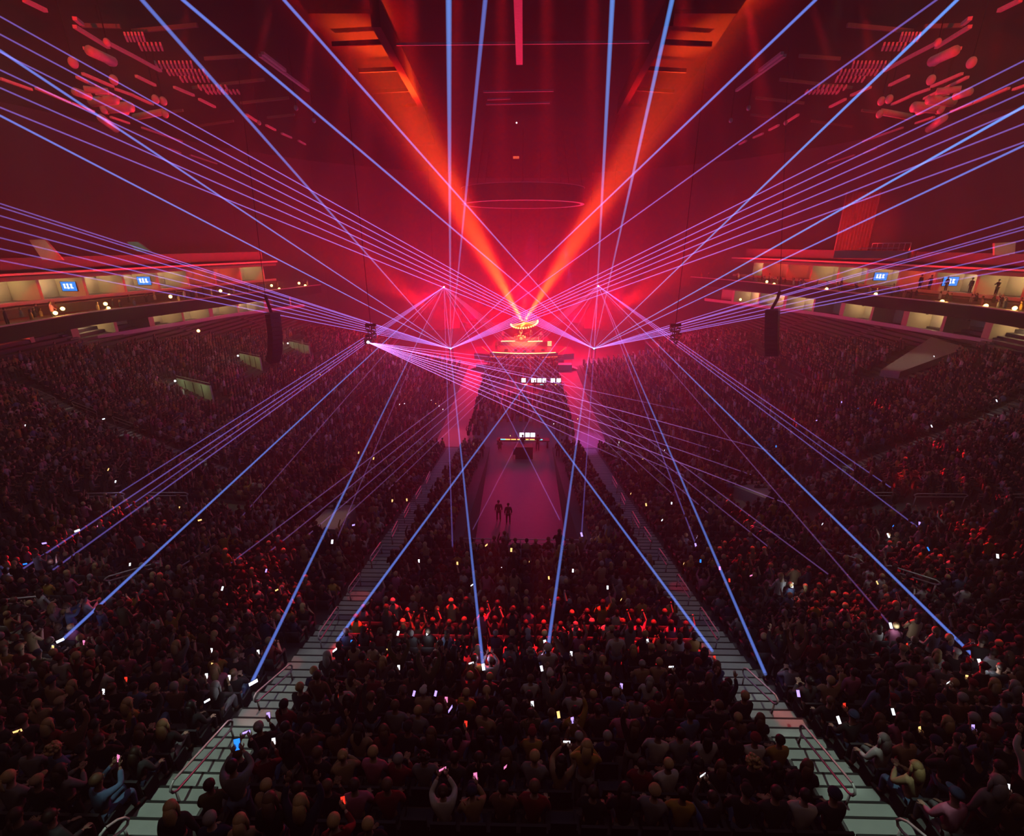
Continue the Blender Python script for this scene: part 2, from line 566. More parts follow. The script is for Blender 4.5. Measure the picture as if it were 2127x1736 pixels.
# upper left head
HITS += sl('UL', [-.634, -.669, -.696, -.723], [240, 30, 260, 110], 'thin', 20, '%s from the top in the falling left fan', True)
HITS.append(beam('UL', 128, 1330, 'mid', hit=True, say='landing far left in the crowd'))
beam('UL', 500, 1075, 'faint', hit=True, say='faint, fading over the left stand')
HITS.append(beam('UL', 524, 1415, 'mid', hit=True, say='landing beside the left stairs'))
beam('UL', 700, 1120, 'faint', hit=True, say='faint, falling left of the walkway')
beam('UL', 940, 1135, 'thin', hit=True, say='thin, nearly vertical')
HITS.append(beam('UL', 1004, 1390, 'mid', hit=True, say='landing in the middle rows'))
beam('UL', 1163, 1080, 'thin', hit=True, say='thin, crossing the walkway')
HITS.append(beam('UL', 1480, 1352, 'mid', hit=True, say='landing beside the right stairs'))
sl('UL', [.747, .80, .854, .905, .957], [1720, 1600, 1480, 1400, 1330], 'faint', 20, '%s from the top in its right falling fan', True)
# upper right head
sl('UR', [.689, .722, .755], [1850, 1780, 1905], 'thin', 20, '%s from the top in the falling right fan', True)
HITS.append(beam('UR', 2030, 1370, 'mid', hit=True, say='landing far right in the crowd'))
beam('UR', 1860, 1310, 'faint', hit=True, say='fading over the right stand')
HITS.append(beam('UR', 1590, 1400, 'mid', hit=True, say='landing past the right stairs'))
HITS.append(beam('UR', 1445, 1130, 'thin', hit=True, say='thin, falling over the right rows'))
HITS.append(beam('UR', 1132, 1390, 'mid', hit=True, say='landing in the middle rows', rr=1.15))
HITS.append(beam('UR', 1208, 1110, 'thin', hit=True, say='thin, nearly vertical'))
HITS.append(beam('UR', 700, 1330, 'mid', hit=True, say='crossing to the left stairs'))
beam('UR', 982, 1100, 'faint', hit=True, say='thin, crossing the walkway')
sl('UR', [-.753, -.807, -.857, -.911, -.967], [480, 560, 640, 720, 800], 'faint', 20, '%s from the top in its left falling fan', True)
# left side head
sl('SL', [.12, .16, .20, .216, .27, .31, .345, .385, .42, .46], [1150, 1180, 1250, 1420, 1600, 1500, 1560, 1640, 1420, 1300], 'faint', 20, '%s from the top in its fan', True)
# haloes thrown where beams touch people: small point lamps added to stand for the beams' scattered light
for i, p in enumerate(HITS):
    lamp('POINT', 'laser_scatter_light', p + Vector((0, 0.1, 0.35)), 2.0, (0.75, 0.55, 1.0), None, 0.05)


M_HEADB = mat('laser_housing', (0.02, 0.02, 0.022), 0.45)
for k, (S, nm) in SRC.items():
    e = empty('laser_projector', S)
    tag(e, 'black laser projector, the ' + nm, 'laser projector', 'laser projectors around the stage')
    MB().box((0, 0.45, 0), (0.7, 0.7, 0.42)).build('housing', M_HEADB, e)
    MB().tube([(-0.42, 0.45, -0.05), (-0.42, 0.45, 0.42), (0.42, 0.45, 0.42), (0.42, 0.45, -0.05)], 0.03, 6).build('yoke', M_DARK, e)
    MB().tube([(0, 0.5, 0.15), (0, 0.5, 0.52)], 0.05, 6).build('clamp', M_DARK, e)
    MB().disc((0, 0.08, 0), 0.13, (0, 1, 0), 0.06).build('aperture', glow('aperture_glow', (0.9, 0.75, 1.0), 6.0), e)

# ------------------------------------------------------------------ stairs, walkway, seating layout
ST = 6.95                              # the two stair lines of the end stand
STW = 0.62                             # half width


def in_aisle(x, y, row):
    de, ds = FY - y, abs(x) - FX
    if abs(x) < 3.5 and y > 21.4: return True
    if de >= ds:
        if abs(abs(x) - ST) < STW + 0.2: return True
        if de > 17 and abs(abs(x) - 17.3) < 0.75: return True
        if de > 20 and abs(abs(x) - 29.0) < 0.75: return True
        if abs(de - 19.2) < 0.9 and abs(x) > 17: return True        # cross aisle behind the front rails
        for c in (25.5, 33.2):                                       # mouths of the entrances in the corners
            if 17 < abs(de - 0) < 19.4 and abs(abs(x) - c) < 1.6: return True
    if 20.5 < abs(x) < 46 and abs(y - (32.9 + (abs(x) - 22) * 0.336)) < 0.8: return True
    for ax, ay, bx, by, rr in ((-36.9, 49.1, -31.3, 45.9, 1.5), (-36.6, 60.6, -32.4, 58.0, 1.5), (-34.9, 71.2, -30.4, 67.3, 1.5), (39.0, 50.5, 46.5, 54.5, 2.6)):
        tt = max(0.0, min(1.0, ((x - ax) * (bx - ax) + (y - ay) * (by - ay)) / ((bx - ax) ** 2 + (by - ay) ** 2)))
        if math.hypot(x - ax - tt * (bx - ax), y - ay - tt * (by - ay)) < rr: return True
    if math.hypot(x + 10.3, y - 23.4) < 1.7 or math.hypot(x - 14.6, y - 28.4) < 2.1: return True
    if de < ds:
        for yy in (52.0, 66.0, 79.0):
            if abs(y - yy) < 0.62: return True
        for yy, s0 in ((56.5, 21.5), (66.5, 23.0), (74.0, 24.5)):     # side entrances
            if abs(y - yy) < 3.2 and s0 < ds < s0 + 2.6: return True
    return False


M_STAIRD = mat('stair_side', (0.20, 0.20, 0.20), 0.8)
for sd, nm in ((-1, 'left'), (1, 'right')):
    mb = MB()
    k0 = 1
    for k in range(k0, 60):
        za, zb = rowz(k - 1) if k else 0, rowz(k)
        yb = FY - k * ROW                # riser position
        if yb < -3: break
        zm = (za + zb) / 2 + (za - za) 
        x = sd * ST
        # each row has a half step and a full step, each with a dark nosing
        for (y1, y0, zt) in ((yb + 0.4, yb, (za + zb) / 2), (yb, yb - 0.4, zb + 0.012)):
            mb.box((x, (y0 + y1) / 2, (zt + za - 0.3) / 2), (2 * STW, abs(y1 - y0), zt - za + 0.3), mi=0)
            mb.box((x, max(y0, y1) - 0.02, zt + 0.004), (2 * STW + 0.004, 0.045, 0.012), mi=1)
            mb.box((x, max(y0, y1) + 0.004, zt - 0.02), (2 * STW, 0.006, 0.05), mi=1)
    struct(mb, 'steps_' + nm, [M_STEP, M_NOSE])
for sd in (-1, 1):
    for xx, k1 in ((17.3, 22), (29.0, 26)):
        mb = MB()
        for k in range(k1, 60):
            yb = FY - k * ROW
            if yb < -3: break
            za, zb = rowz(k - 1), rowz(k)
            mb.box((sd * xx, yb + 0.2, (za + zb) / 4 + za / 2 - 0.05), (1.2, 0.4, (zb - za) / 2 + 0.1), mi=0)
            mb.box((sd * xx, yb + 0.38, (za + zb) / 2 + 0.004), (1.2, 0.05, 0.012), mi=1)
        struct(mb, 'steps_' + ('left' if sd < 0 else 'right'), [M_STAIRD, M_NOSE])
    mb = MB()
    for k in range(52):
        ax = 21 + k * 0.45
        ay = 32.9 + (ax - 22) * 0.336
        zz = prof(dist(ax, ay))
        mb.box((sd * ax, ay, zz - 0.25), (0.47, 1.25, 0.6), rot=math.atan(0.336) * sd, mi=0)
        mb.box((sd * (ax - 0.22), ay, zz + 0.055), (0.05, 1.25, 0.02), rot=math.atan(0.336) * sd, mi=1)
    struct(mb, 'steps_' + ('left' if sd < 0 else 'right'), [M_STEP, M_NOSE])
    for yy in (52.0, 66.0, 79.0):
        mb = MB()
        for k in range(2, 53):
            za, zb = rowz(k - 1), rowz(k)
            xb = FX + k * ROW * (1 if yy > FY else 1)
            if yy < FY:
                if k * ROW < (FY - yy) * 1.02: continue
                xb = FX + ((k * ROW) ** 4 - (FY - yy) ** 4) ** 0.25
            mb.box((sd * (xb - 0.2), yy, (za + zb) / 4 + za / 2 - 0.05), (0.4, 1.1, (zb - za) / 2 + 0.1), mi=0)
            mb.box((sd * (xb + 0.2), yy, zb + 0.006), (0.4, 1.1, 0.014), mi=0)
            mb.box((sd * (xb - 0.38), yy, (za + zb) / 2 + 0.004), (0.05, 1.1, 0.012), mi=1)
        struct(mb, 'steps_' + ('left' if sd < 0 else 'right'), [M_STAIRD, M_NOSE])

# ------------------------------------------------------------------ people
SKIN = [(0.50, 0.30, 0.22), (0.62, 0.40, 0.30), (0.30, 0.17, 0.11), (0.42, 0.25, 0.17)]
M_SKIN = [mat('skin_%s' % n, c, 0.6, var=0.05) for n, c in zip(('warm', 'fair', 'deep', 'tan'), SKIN)]
HAIRC = {'black': (0.012, 0.010, 0.009), 'dark brown': (0.045, 0.025, 0.014), 'brown': (0.14, 0.075, 0.035), 'blond': (0.50, 0.34, 0.15), 'grey': (0.32, 0.31, 0.30)}
M_HAIR = {k: mat('hair_' + k.replace(' ', '_'), c, 0.5, var=0.3, scale=40) for k, c in HAIRC.items()}
CLO = {'black': (0.012, 0.012, 0.013), 'charcoal': (0.04, 0.04, 0.045), 'navy': (0.02, 0.03, 0.08), 'dark red': (0.22, 0.02, 0.02), 'white': (0.62, 0.60, 0.58),
       'grey': (0.22, 0.22, 0.23), 'pink': (0.55, 0.16, 0.28), 'olive': (0.11, 0.11, 0.045), 'tan': (0.42, 0.28, 0.15), 'denim blue': (0.10, 0.17, 0.32), 'mustard': (0.48, 0.30, 0.05), 'brown': (0.16, 0.08, 0.04)}
M_CLO = {k: mat('cloth_' + k.replace(' ', '_'), c, 0.9, var=0.2, scale=9) for k, c in CLO.items()}


def skin_mesh(name, joints, edges, mats, extra=None, sub=1, root=0):
    """grow one continuous surface round a skeleton; joints: (x,y,z,r)"""
    me = bpy.data.meshes.new(name)
    me.from_pydata([j[:3] for j in joints], edges, [])
    o = bpy.data.objects.new(name, me)
    C.objects.link(o)
    o.modifiers.new('skin', 'SKIN')
    if not me.skin_vertices:
        pass
    sv = me.skin_vertices[0].data
    for i, j in enumerate(joints):
        r = j[3]
        sv[i].radius = (r, r) if not isinstance(r, tuple) else r
        sv[i].use_root = (i == root)
    o.modifiers['skin'].use_smooth_shade = True
    s = o.modifiers.new('sub', 'SUBSURF')
    s.levels = sub
    dg = bpy.context.evaluated_depsgraph_get()
    out = bpy.data.meshes.new_from_object(o.evaluated_get(dg))
    bpy.data.objects.remove(o)
    if extra:
        bm = bmesh.new()
        bm.from_mesh(out)
        for mbx in extra:
            t = mbx.mesh('t', M_BLACK, True)
            bm.from_mesh(t)
            bpy.data.meshes.remove(t)
        bm.to_mesh(out)
        bm.free()
    out.materials.clear()
    for m in (mats if isinstance(mats, list) else [mats]): out.materials.append(m)
    out.polygons.foreach_set('material_index', [0] * len(out.polygons))
    out.polygons.foreach_set('use_smooth', [True] * len(out.polygons))
    out.name = name
    return out


def hand(mb, wrist, fwd, palm_n, side, curl=0.5):
    """palm, four unequal fingers and a thumb leaving the side of the palm"""
    f = Vector(fwd).normalized()
    n = Vector(palm_n)
    n = (n - f * n.dot(f)).normalized()
    l = f.cross(n) * side
    wv = Vector(wrist)
    M = Matrix((l, f, n)).transposed()
    mb.ball(wv + f * 0.045, (0.042, 0.055, 0.018), 10, 6, mtx=M)
    for i, (off, ln) in enumerate(((-0.030, 0.070), (-0.010, 0.080), (0.011, 0.075), (0.030, 0.058))):
        b = wv + f * 0.085 + l * off
        p1 = b + f * ln * 0.45
        p2 = p1 + (f * math.cos(curl) + n * math.sin(curl)) * ln * 0.35
        p3 = p2 + (f * math.cos(curl * 2) + n * math.sin(curl * 2)) * ln * 0.3
        mb.tube([b - f * 0.02, p1, p2, p3], [0.0095, 0.009, 0.0085, 0.006], 6)
    tb = wv + f * 0.03 - l * 0.035
    mb.tube([tb, tb - l * 0.028 + f * 0.025 + n * 0.012, tb - l * 0.03 + f * 0.055 + n * 0.025], [0.012, 0.011, 0.008], 6)


def pose(kind):
    """joint positions; y is forward, z up, feet at z = 0"""
    st = kind.startswith('stand')
    P = {}
    pz = 0.93 if st else 0.50
    lean = 0.03 if st else 0.06
    P['pel'] = Vector((0, 0, pz)); P['wa'] = Vector((0, lean * 0.3, pz + 0.17)); P['ch'] = Vector((0, lean * 0.7, pz + 0.36))
    P['nb'] = Vector((0, lean, pz + 0.53)); P['nk'] = Vector((0, lean + 0.02, pz + 0.60)); P['hd'] = Vector((0, lean + 0.045, pz + 0.70))
    for s, c in ((-1, 'l'), (1, 'r')):
        P['sh' + c] = Vector((s * 0.185, lean, pz + 0.48))
        P['hp' + c] = Vector((s * 0.10, 0.0 if st else 0.02, pz - 0.03))
        if st:
            P['kn' + c] = Vector((s * 0.115, 0.02, 0.50)); P['an' + c] = Vector((s * 0.12, -0.01, 0.09)); P['to' + c] = Vector((s * 0.135, 0.14, 0.035))
        else:
            P['kn' + c] = Vector((s * 0.125, 0.43, 0.53)); P['an' + c] = Vector((s * 0.12, 0.40, 0.10)); P['to' + c] = Vector((s * 0.135, 0.55, 0.035))

    def arm(c, s, el, wr):
        P['el' + c] = P['sh' + c] + Vector((s * el[0], el[1], el[2]))
        P['wr' + c] = P['sh' + c] + Vector((s * wr[0], wr[1], wr[2]))
    rest = ((0.07, 0.06, -0.27), (0.0, 0.27, -0.36))
    hang = ((0.06, 0.0, -0.28), (0.07, 0.08, -0.53))
    cross = ((0.06, 0.08, -0.26), (-0.17, 0.22, -0.23))
    up = ((0.10, 0.13, 0.22), (0.04, 0.20, 0.46))
    phone = ((0.06, 0.16, -0.18), (-0.06, 0.31, 0.02))
    hiph = ((0.05, 0.22, -0.02), (-0.10, 0.36, 0.20))
    clap = ((0.09, 0.12, -0.24), (-0.13, 0.30, -0.10))
    tb = {'rest': (rest, rest), 'cross': (cross, cross), 'up': (rest, up), 'both': (up, up), 'phone': (rest, phone), 'hold': (hiph, hiph), 'clap': (clap, clap), 'hang': (hang, hang)}
    a = tb[kind.split('_')[1]]
    arm('l', -1, *a[0]); arm('r', 1, *a[1])
    return P


FIG = {}


def figure(kind):
    if kind in FIG: return FIG[kind]
    P = pose(kind)
    H = P['hd']

    def jl(names):
        return [(P[n].x, P[n].y, P[n].z, r) for n, r in names]
    # whole body, one surface
    names = [('pel', 0.115), ('wa', 0.105), ('ch', 0.125), ('nb', 0.075), ('nk', 0.052)]
    J = jl(names)
    J += [(H.x, H.y - 0.005, H.z, 0.088), (H.x, H.y - 0.01, H.z + 0.085, 0.092), (H.x, H.y - 0.01, H.z + 0.135, 0.055)]
    E = [(0, 1), (1, 2), (2, 3), (3, 4), (4, 5), (5, 6), (6, 7)]
    for c in 'lr':
        b = len(J)
        J += jl([('sh' + c, 0.062), ('el' + c, 0.043), ('wr' + c, 0.027), ('hp' + c, 0.088), ('kn' + c, 0.058), ('an' + c, 0.038), ('to' + c, 0.034)])
        E += [(2, b), (b, b + 1), (b + 1, b + 2), (0, b + 3), (b + 3, b + 4), (b + 4, b + 5), (b + 5, b + 6)]
    ex = MB()
    for s, c in ((-1, 'l'), (1, 'r')):
        d = (P['wr' + c] - P['el' + c]).normalized()
        nrm = Vector((-s * 0.3, 0.2, -1)) if P['wr' + c].z < P['sh' + c].z else Vector((0, 1, 0.1))
        hand(ex, P['wr' + c], d, nrm, s, 0.5)
    # nose, ears, brow, lips, eyes
    ex.tube([H + Vector((0, 0.083, 0.055)), H + Vector((0, 0.108, 0.018)), H + Vector((0, 0.09, 0.012))], [0.008, 0.013, 0.010], 6)
    for s in (-1, 1):
        ex.ball(H + Vector((s * 0.088, -0.005, 0.035)), (0.012, 0.022, 0.032), 8, 6)
        ex.ball(H + Vector((s * 0.032, 0.077, 0.052)), (0.014, 0.010, 0.010), 8, 6)
    ex.tube([H + Vector((-0.026, 0.078, -0.025)), H + Vector((0, 0.086, -0.027)), H + Vector((0.026, 0.078, -0.025))], 0.007, 6)
    body = skin_mesh('person', J, E, [M_SKIN[0]], [ex], 1)
    # shirt or jacket: torso and sleeves
    up = [('pel', 0.135), ('wa', 0.130), ('ch', 0.152), ('nb', 0.088)]
    J = jl(up)
    J[0] = (J[0][0], J[0][1], J[0][2] - 0.03, J[0][3])
    E = [(0, 1), (1, 2), (2, 3)]
    for c in 'lr':
        b = len(J)
        cu = P['el' + c].lerp(P['wr' + c], 0.85)
        J += jl([('sh' + c, 0.082), ('el' + c, 0.060)]) + [(cu.x, cu.y, cu.z, 0.045)]
        E += [(2, b), (b, b + 1), (b + 1, b + 2)]
    top = skin_mesh('jacket', J, E, [M_CLO['black']], None, 1, 0)
    J = jl([('pel', 0.128)])
    E = []
    for c in 'lr':
        b = len(J)
        hem = P['kn' + c].lerp(P['an' + c], 0.92)
        J += jl([('hp' + c, 0.102), ('kn' + c, 0.074)]) + [(hem.x, hem.y, hem.z, 0.056)]
        E += [(0, b), (b, b + 1), (b + 1, b + 2)]
    tr = skin_mesh('trousers', J, E, [M_CLO['charcoal']], None, 1, 0)
    shoes = [MB().ball((P['an' + c] + P['to' + c]) / 2 + Vector((0, 0.0, -0.015)), (0.048, 0.135, 0.048), 10, 6).mesh('shoe', M_BLACK, True) for c in 'lr']
    FIG[kind] = (body, top, tr, shoes, P)
    return FIG[kind]


HAIRM = {}


def hair(kind):
    """hair shells about the head joint"""
    if kind in HAIRM: return HAIRM[kind]
    mb = MB()
    c = Vector((0, -0.016, 0.060))
    if kind == 'cap':
        mb.ball(c + Vector((0, 0.004, 0.035)), (0.103, 0.113, 0.092), 14, 8)
        mb.ball(c + Vector((0, 0.125, 0.03)), (0.072, 0.075, 0.010), 12, 5)
        mb.ball(c + Vector((0, 0.004, 0.126)), (0.010, 0.010, 0.007), 6, 4)
    elif kind == 'beanie':
        mb.ball(c + Vector((0, 0, 0.04)), (0.106, 0.115, 0.10), 14, 8)
        mb.lathe(c + Vector((0, 0, 0)), [(0.106, 0), (0.114, 0.01), (0.114, 0.045), (0.104, 0.055)], 16)
    else:
        mb.ball(c + Vector((0, -0.010, 0.012)), (0.103, 0.112, 0.112), 14, 10)
        if kind == 'long':
            mb.tube([c + Vector((0, -0.055, 0.04)), c + Vector((0, -0.085, -0.06)), c + Vector((0, -0.10, -0.20)), c + Vector((0, -0.115, -0.34))], [0.075, 0.092, 0.098, 0.045], 12)
            for s in (-1, 1):
                mb.tube([c + Vector((s * 0.07, 0.01, 0.03)), c + Vector((s * 0.095, 0.0, -0.08)), c + Vector((s * 0.10, -0.02, -0.22))], [0.035, 0.035, 0.02], 8)
        elif kind == 'bun':
            mb.ball(c + Vector((0, -0.10, 0.07)), (0.05, 0.045, 0.045), 10, 7)
        elif kind == 'ponytail':
            mb.ball(c + Vector((0, -0.105, 0.035)), 0.028, 8, 6)
            mb.tube([c + Vector((0, -0.11, 0.035)), c + Vector((0, -0.15, -0.02)), c + Vector((0, -0.15, -0.12)), c + Vector((0, -0.13, -0.22))], [0.022, 0.032, 0.032, 0.01], 8)
        elif kind == 'curly':
            rr = random.Random(4)
            for i in range(34):
                a, b = rr.uniform(0, 2 * PI), rr.uniform(-0.5, 1.4)
                mb.ball(c + Vector((0.11 * math.cos(a) * math.cos(b), -0.02 + 0.11 * math.sin(a) * math.cos(b) - 0.02, 0.02 + 0.11 * math.sin(b))), 0.034, 6, 5)
    HAIRM[kind] = mb.mesh('hat' if kind in ('cap', 'beanie') else 'hair', M_HAIR['black'], True)
    return HAIRM[kind]


HNAME = {'short': 'short %s hair', 'long': 'long %s hair', 'bun': '%s hair in a bun', 'ponytail': '%s ponytail', 'curly': 'curly %s hair', 'cap': '%s cap', 'beanie': '%s beanie'}
PNAME = {'sit_rest': 'hands on lap', 'sit_cross': 'arms folded', 'sit_up': 'right arm raised', 'sit_both': 'both arms raised', 'sit_phone': 'looking at a phone',
         'sit_hold': 'holding up a phone', 'sit_clap': 'clapping', 'stand_hang': 'standing', 'stand_both': 'standing, arms raised', 'stand_hold': 'standing, phone held up',
         'stand_clap': 'standing, clapping', 'stand_up': 'standing, one arm up'}


def setm(o, m):
    o.material_slots[0].link = 'OBJECT'
    o.material_slots[0].material = m


def person(loc, rz, kind, top, hr, hc, trou='charcoal', sk=0, label='', group=None, scale=1.0, detail=True):
    body, tp, tr, shoes, P = figure(kind)
    o = bpy.data.objects.new('person', body)
    C.objects.link(o)
    o.location = loc
    o.rotation_euler = (0, 0, rz)
    o.scale = (scale,) * 3
    setm(o, M_SKIN[sk])
    for nm, me, m in (('jacket', tp, M_CLO[top]), ('trousers', tr, M_CLO[trou])) + ((('shoe', shoes[0], None), ('shoe', shoes[1], None)) if detail else ()):
        c = bpy.data.objects.new(nm, me)
        C.objects.link(c)
        c.parent = o
        if m: setm(c, m)
    hm = hair(hr)
    c = bpy.data.objects.new('hat' if hr in ('cap', 'beanie') else 'hair', hm)
    C.objects.link(c)
    c.parent = o
    c.location = P['hd']
    setm(c, M_CLO[hc] if hr in ('cap', 'beanie') else M_HAIR[hc])
    tag(o, label, 'person', group)
    return o, P


# --- the seats of the bowl: positions of every spectator
rnd = random.Random(11)
spots = []                              # (x, y, z, facing, row)


def walk(pts, step):
    out = []
    carry = step * 0.5
    for (x0, y0), (x1, y1) in zip(pts[:-1], pts[1:]):
        L = math.hypot(x1 - x0, y1 - y0)
        if L < 1e-6: continue
        t = carry
        while t < L:
            f = t / L
            out.append((x0 + (x1 - x0) * f, y0 + (y1 - y0) * f, math.atan2(y1 - y0, x1 - x0)))
            t += step
        carry = t - L
    return out


for k in range(1, 56):
    d = (k + 0.62) * ROW
    pts = contour(d, 84 if k > 16 else 79, 16)
    pts[0] = (0.0, pts[0][1])
    for x, y, a in walk(pts, 0.54):
        for s in (-1, 1):
            if k * ROW < FY - 21.4 and x < 3.6: continue
            if in_aisle(s * x, y, k): continue
            if x > low_x(y) - 3.4: continue
            pq = proj((s * x, y, rowz(k) + 1))
            if pq[2] < 1 or not (-120 < pq[0] < 2247 and -50 < pq[1] < 1800): continue
            # forward is inward: normal to the row line
            fx, fy = -math.sin(a), math.cos(a)
            if s < 0: fx = -fx
            face = math.atan2(fy, fx) - PI / 2
            spots.append((s * x, y, rowz(k), face, k, pq))
print('bowl seats', len(spots))
# nearer to the camera = larger in the photograph
spots.sort(key=lambda q: q[5][2])
vis = [q for q in spots if -10 < q[5][0] < 2137 and q[5][1] < 1742]
hid = [q for q in spots if not (-10 < q[5][0] < 2137 and q[5][1] < 1742)]

TOPS = ['black'] * 9 + ['charcoal'] * 5 + ['navy'] * 2 + ['dark red'] * 2 + ['white'] * 2 + ['grey'] * 2 + ['pink'] + ['olive'] + ['tan'] * 2 + ['denim blue'] + ['mustard'] + ['brown'] * 2
HCOL = ['black'] * 4 + ['dark brown'] * 5 + ['brown'] * 4 + ['blond'] * 3 + ['grey']
HST = ['short'] * 5 + ['long'] * 5 + ['bun', 'ponytail', 'curly', 'cap', 'beanie', 'short']
KIND = ['sit_rest'] * 7 + ['sit_cross'] * 4 + ['sit_phone'] * 2 + ['sit_up', 'sit_clap', 'sit_clap', 'sit_hold', 'stand_hang', 'stand_both', 'stand_clap', 'sit_rest']
GROUP_P = 'spectators seated in the nearest rows'
M_SEAT = mat('seat_plastic', (0.025, 0.025, 0.03), 0.5)
sm = MB()
sm.box((0, 0.02, 0.40), (0.46, 0.40, 0.06)).box((0, -0.20, 0.62), (0.46, 0.05, 0.46)).box((-0.25, 0.0, 0.42), (0.04, 0.34, 0.30)).box((0.25, 0.0, 0.42), (0.04, 0.34, 0.30)).box((0, -0.16, 0.2), (0.08, 0.08, 0.4))
SEAT = sm.mesh('arena_seat', M_SEAT)
near = []
rows = sorted(set(q[4] for q in vis[:320]), reverse=True)
M_PHB = mat('phone_case', (0.02, 0.02, 0.02), 0.4)
PHM = {'white': glow('screen_white', (0.85, 0.9, 1.0), 2.2), 'pink': glow('screen_pink', (1.0, 0.25, 0.55), 1.2), 'blue': glow('screen_blue', (0.02, 0.22, 1.0), 1.6),
       'red': glow('screen_red', (1.0, 0.04, 0.02), 1.2), 'warm': glow('screen_warm', (1.0, 0.6, 0.2), 1.6), 'violet': glow('screen_violet', (0.45, 0.3, 1.0), 1.8)}
pcase = MB().box((0, 0, 0), (0.078, 0.009, 0.155)).mesh('phone', M_PHB)
pscr = {k: MB().box((0, -0.0052, 0), (0.070, 0.0015, 0.142)).mesh('screen', m) for k, m in PHM.items()}


def phone(loc, rot, col, label, group='phones lit up in the crowd', scale=1.0):
    o = bpy.data.objects.new('phone', pcase)
    C.objects.link(o)
    o.location = loc
    o.rotation_euler = rot
    o.scale = (scale,) * 3
    c = bpy.data.objects.new('screen', pscr[col])
    C.objects.link(c)
    c.parent = o
    tag(o, label, 'phone', group)
    return o


n_people = 0
used_lab = set()
counter = {}
phone_n = 0
byrow = {}
for q in vis:
    if n_people >= 300: break
    x, y, z, face, k, pq = q
    if rnd.random() < 0.035:            # an empty seat
        o = bpy.data.objects.new('arena_seat', SEAT)
        C.objects.link(o); o.location = (x, y, z); o.rotation_euler = (0, 0, face)
        tag(o, 'empty dark folding seat between spectators near the stairs', 'seat', 'empty folding seats')
        continue
    byrow.setdefault(k, []).append(q)
    n_people += 1
RK = sorted(byrow, reverse=True)
for ri, k in enumerate(RK):
    # count outwards from the stairs
    secs = {}
    for q in byrow[k]:
        x = q[0]
        if abs(x) < ST: sec = '%s between the stairs', 0
        elif x < 0: sec = '%s out from left stairs', 1
        else: sec = '%s out from right stairs', 2
        secs.setdefault(sec, []).append(q)
    for (phr, si), L in secs.items():
        L.sort(key=lambda q: q[0] if si != 1 else -q[0])
        for i, (x, y, z, face, kk, pq) in enumerate(L):
            kind = rnd.choice(KIND)
            top, hs, hc = rnd.choice(TOPS), rnd.choice(HST), rnd.choice(HCOL)
            if hs in ('cap', 'beanie'): hc = rnd.choice(['black', 'white', 'dark red', 'navy', 'tan'])
            sp = 0
            if si == 0 and ri == 1 and i == 1: kind, top, sp = 'stand_hold', 'grey', 'blue'       # the blue phone by the left stairs
            lab = 'person in %s, %s, %s row, %s' % (top, HNAME[hs] % hc, ordn(ri + 1), phr % ordn(i + 1))
            o, P = person((x + rnd.uniform(-.04, .04), y + rnd.uniform(-.03, .03), z + 0.005), face + rnd.uniform(-0.35, 0.35), kind, top, hs, hc,
                          rnd.choice(['charcoal', 'black', 'denim blue', 'navy', 'grey']), rnd.choice([0, 0, 1, 1, 2, 3]), lab, GROUP_P, rnd.uniform(0.94, 1.06))
            if kind.startswith('sit') or rnd.random() < 0.5:
                so = bpy.data.objects.new('arena_seat', SEAT)
                C.objects.link(so); so.location = (x, y - 0.0, z + 0.002); so.rotation_euler = (0, 0, face)
                so.location += Vector((0.0, -0.06, 0)) if si == 0 else Vector((0, -0.06, 0))
                tag(so, 'dark folding arena seat under a spectator', 'seat', 'folding seats under spectators')
            if kind in ('sit_hold', 'sit_phone', 'stand_hold'):
                hp = (P['wrl'] + P['wrr']) / 2 if 'hold' in kind else P['wrr'] + Vector((-0.02, 0.03, 0))
                wp = o.matrix_basis @ (hp + Vector((0, 0.06, 0.09)))
                phone_n += 1
                col = sp or rnd.choice(['white', 'white', 'pink', 'red', 'warm', 'violet'])
                phone(wp, (-0.35, 0 if 'hold' not in kind or rnd.random() < .4 else PI / 2, o.rotation_euler.z), col,
                      '%s lit phone held in the %s row, %s' % (col, ordn(ri + 1), phr % ordn(i + 1)), scale=1.5 if sp else 1.0)
print('near people', n_people)

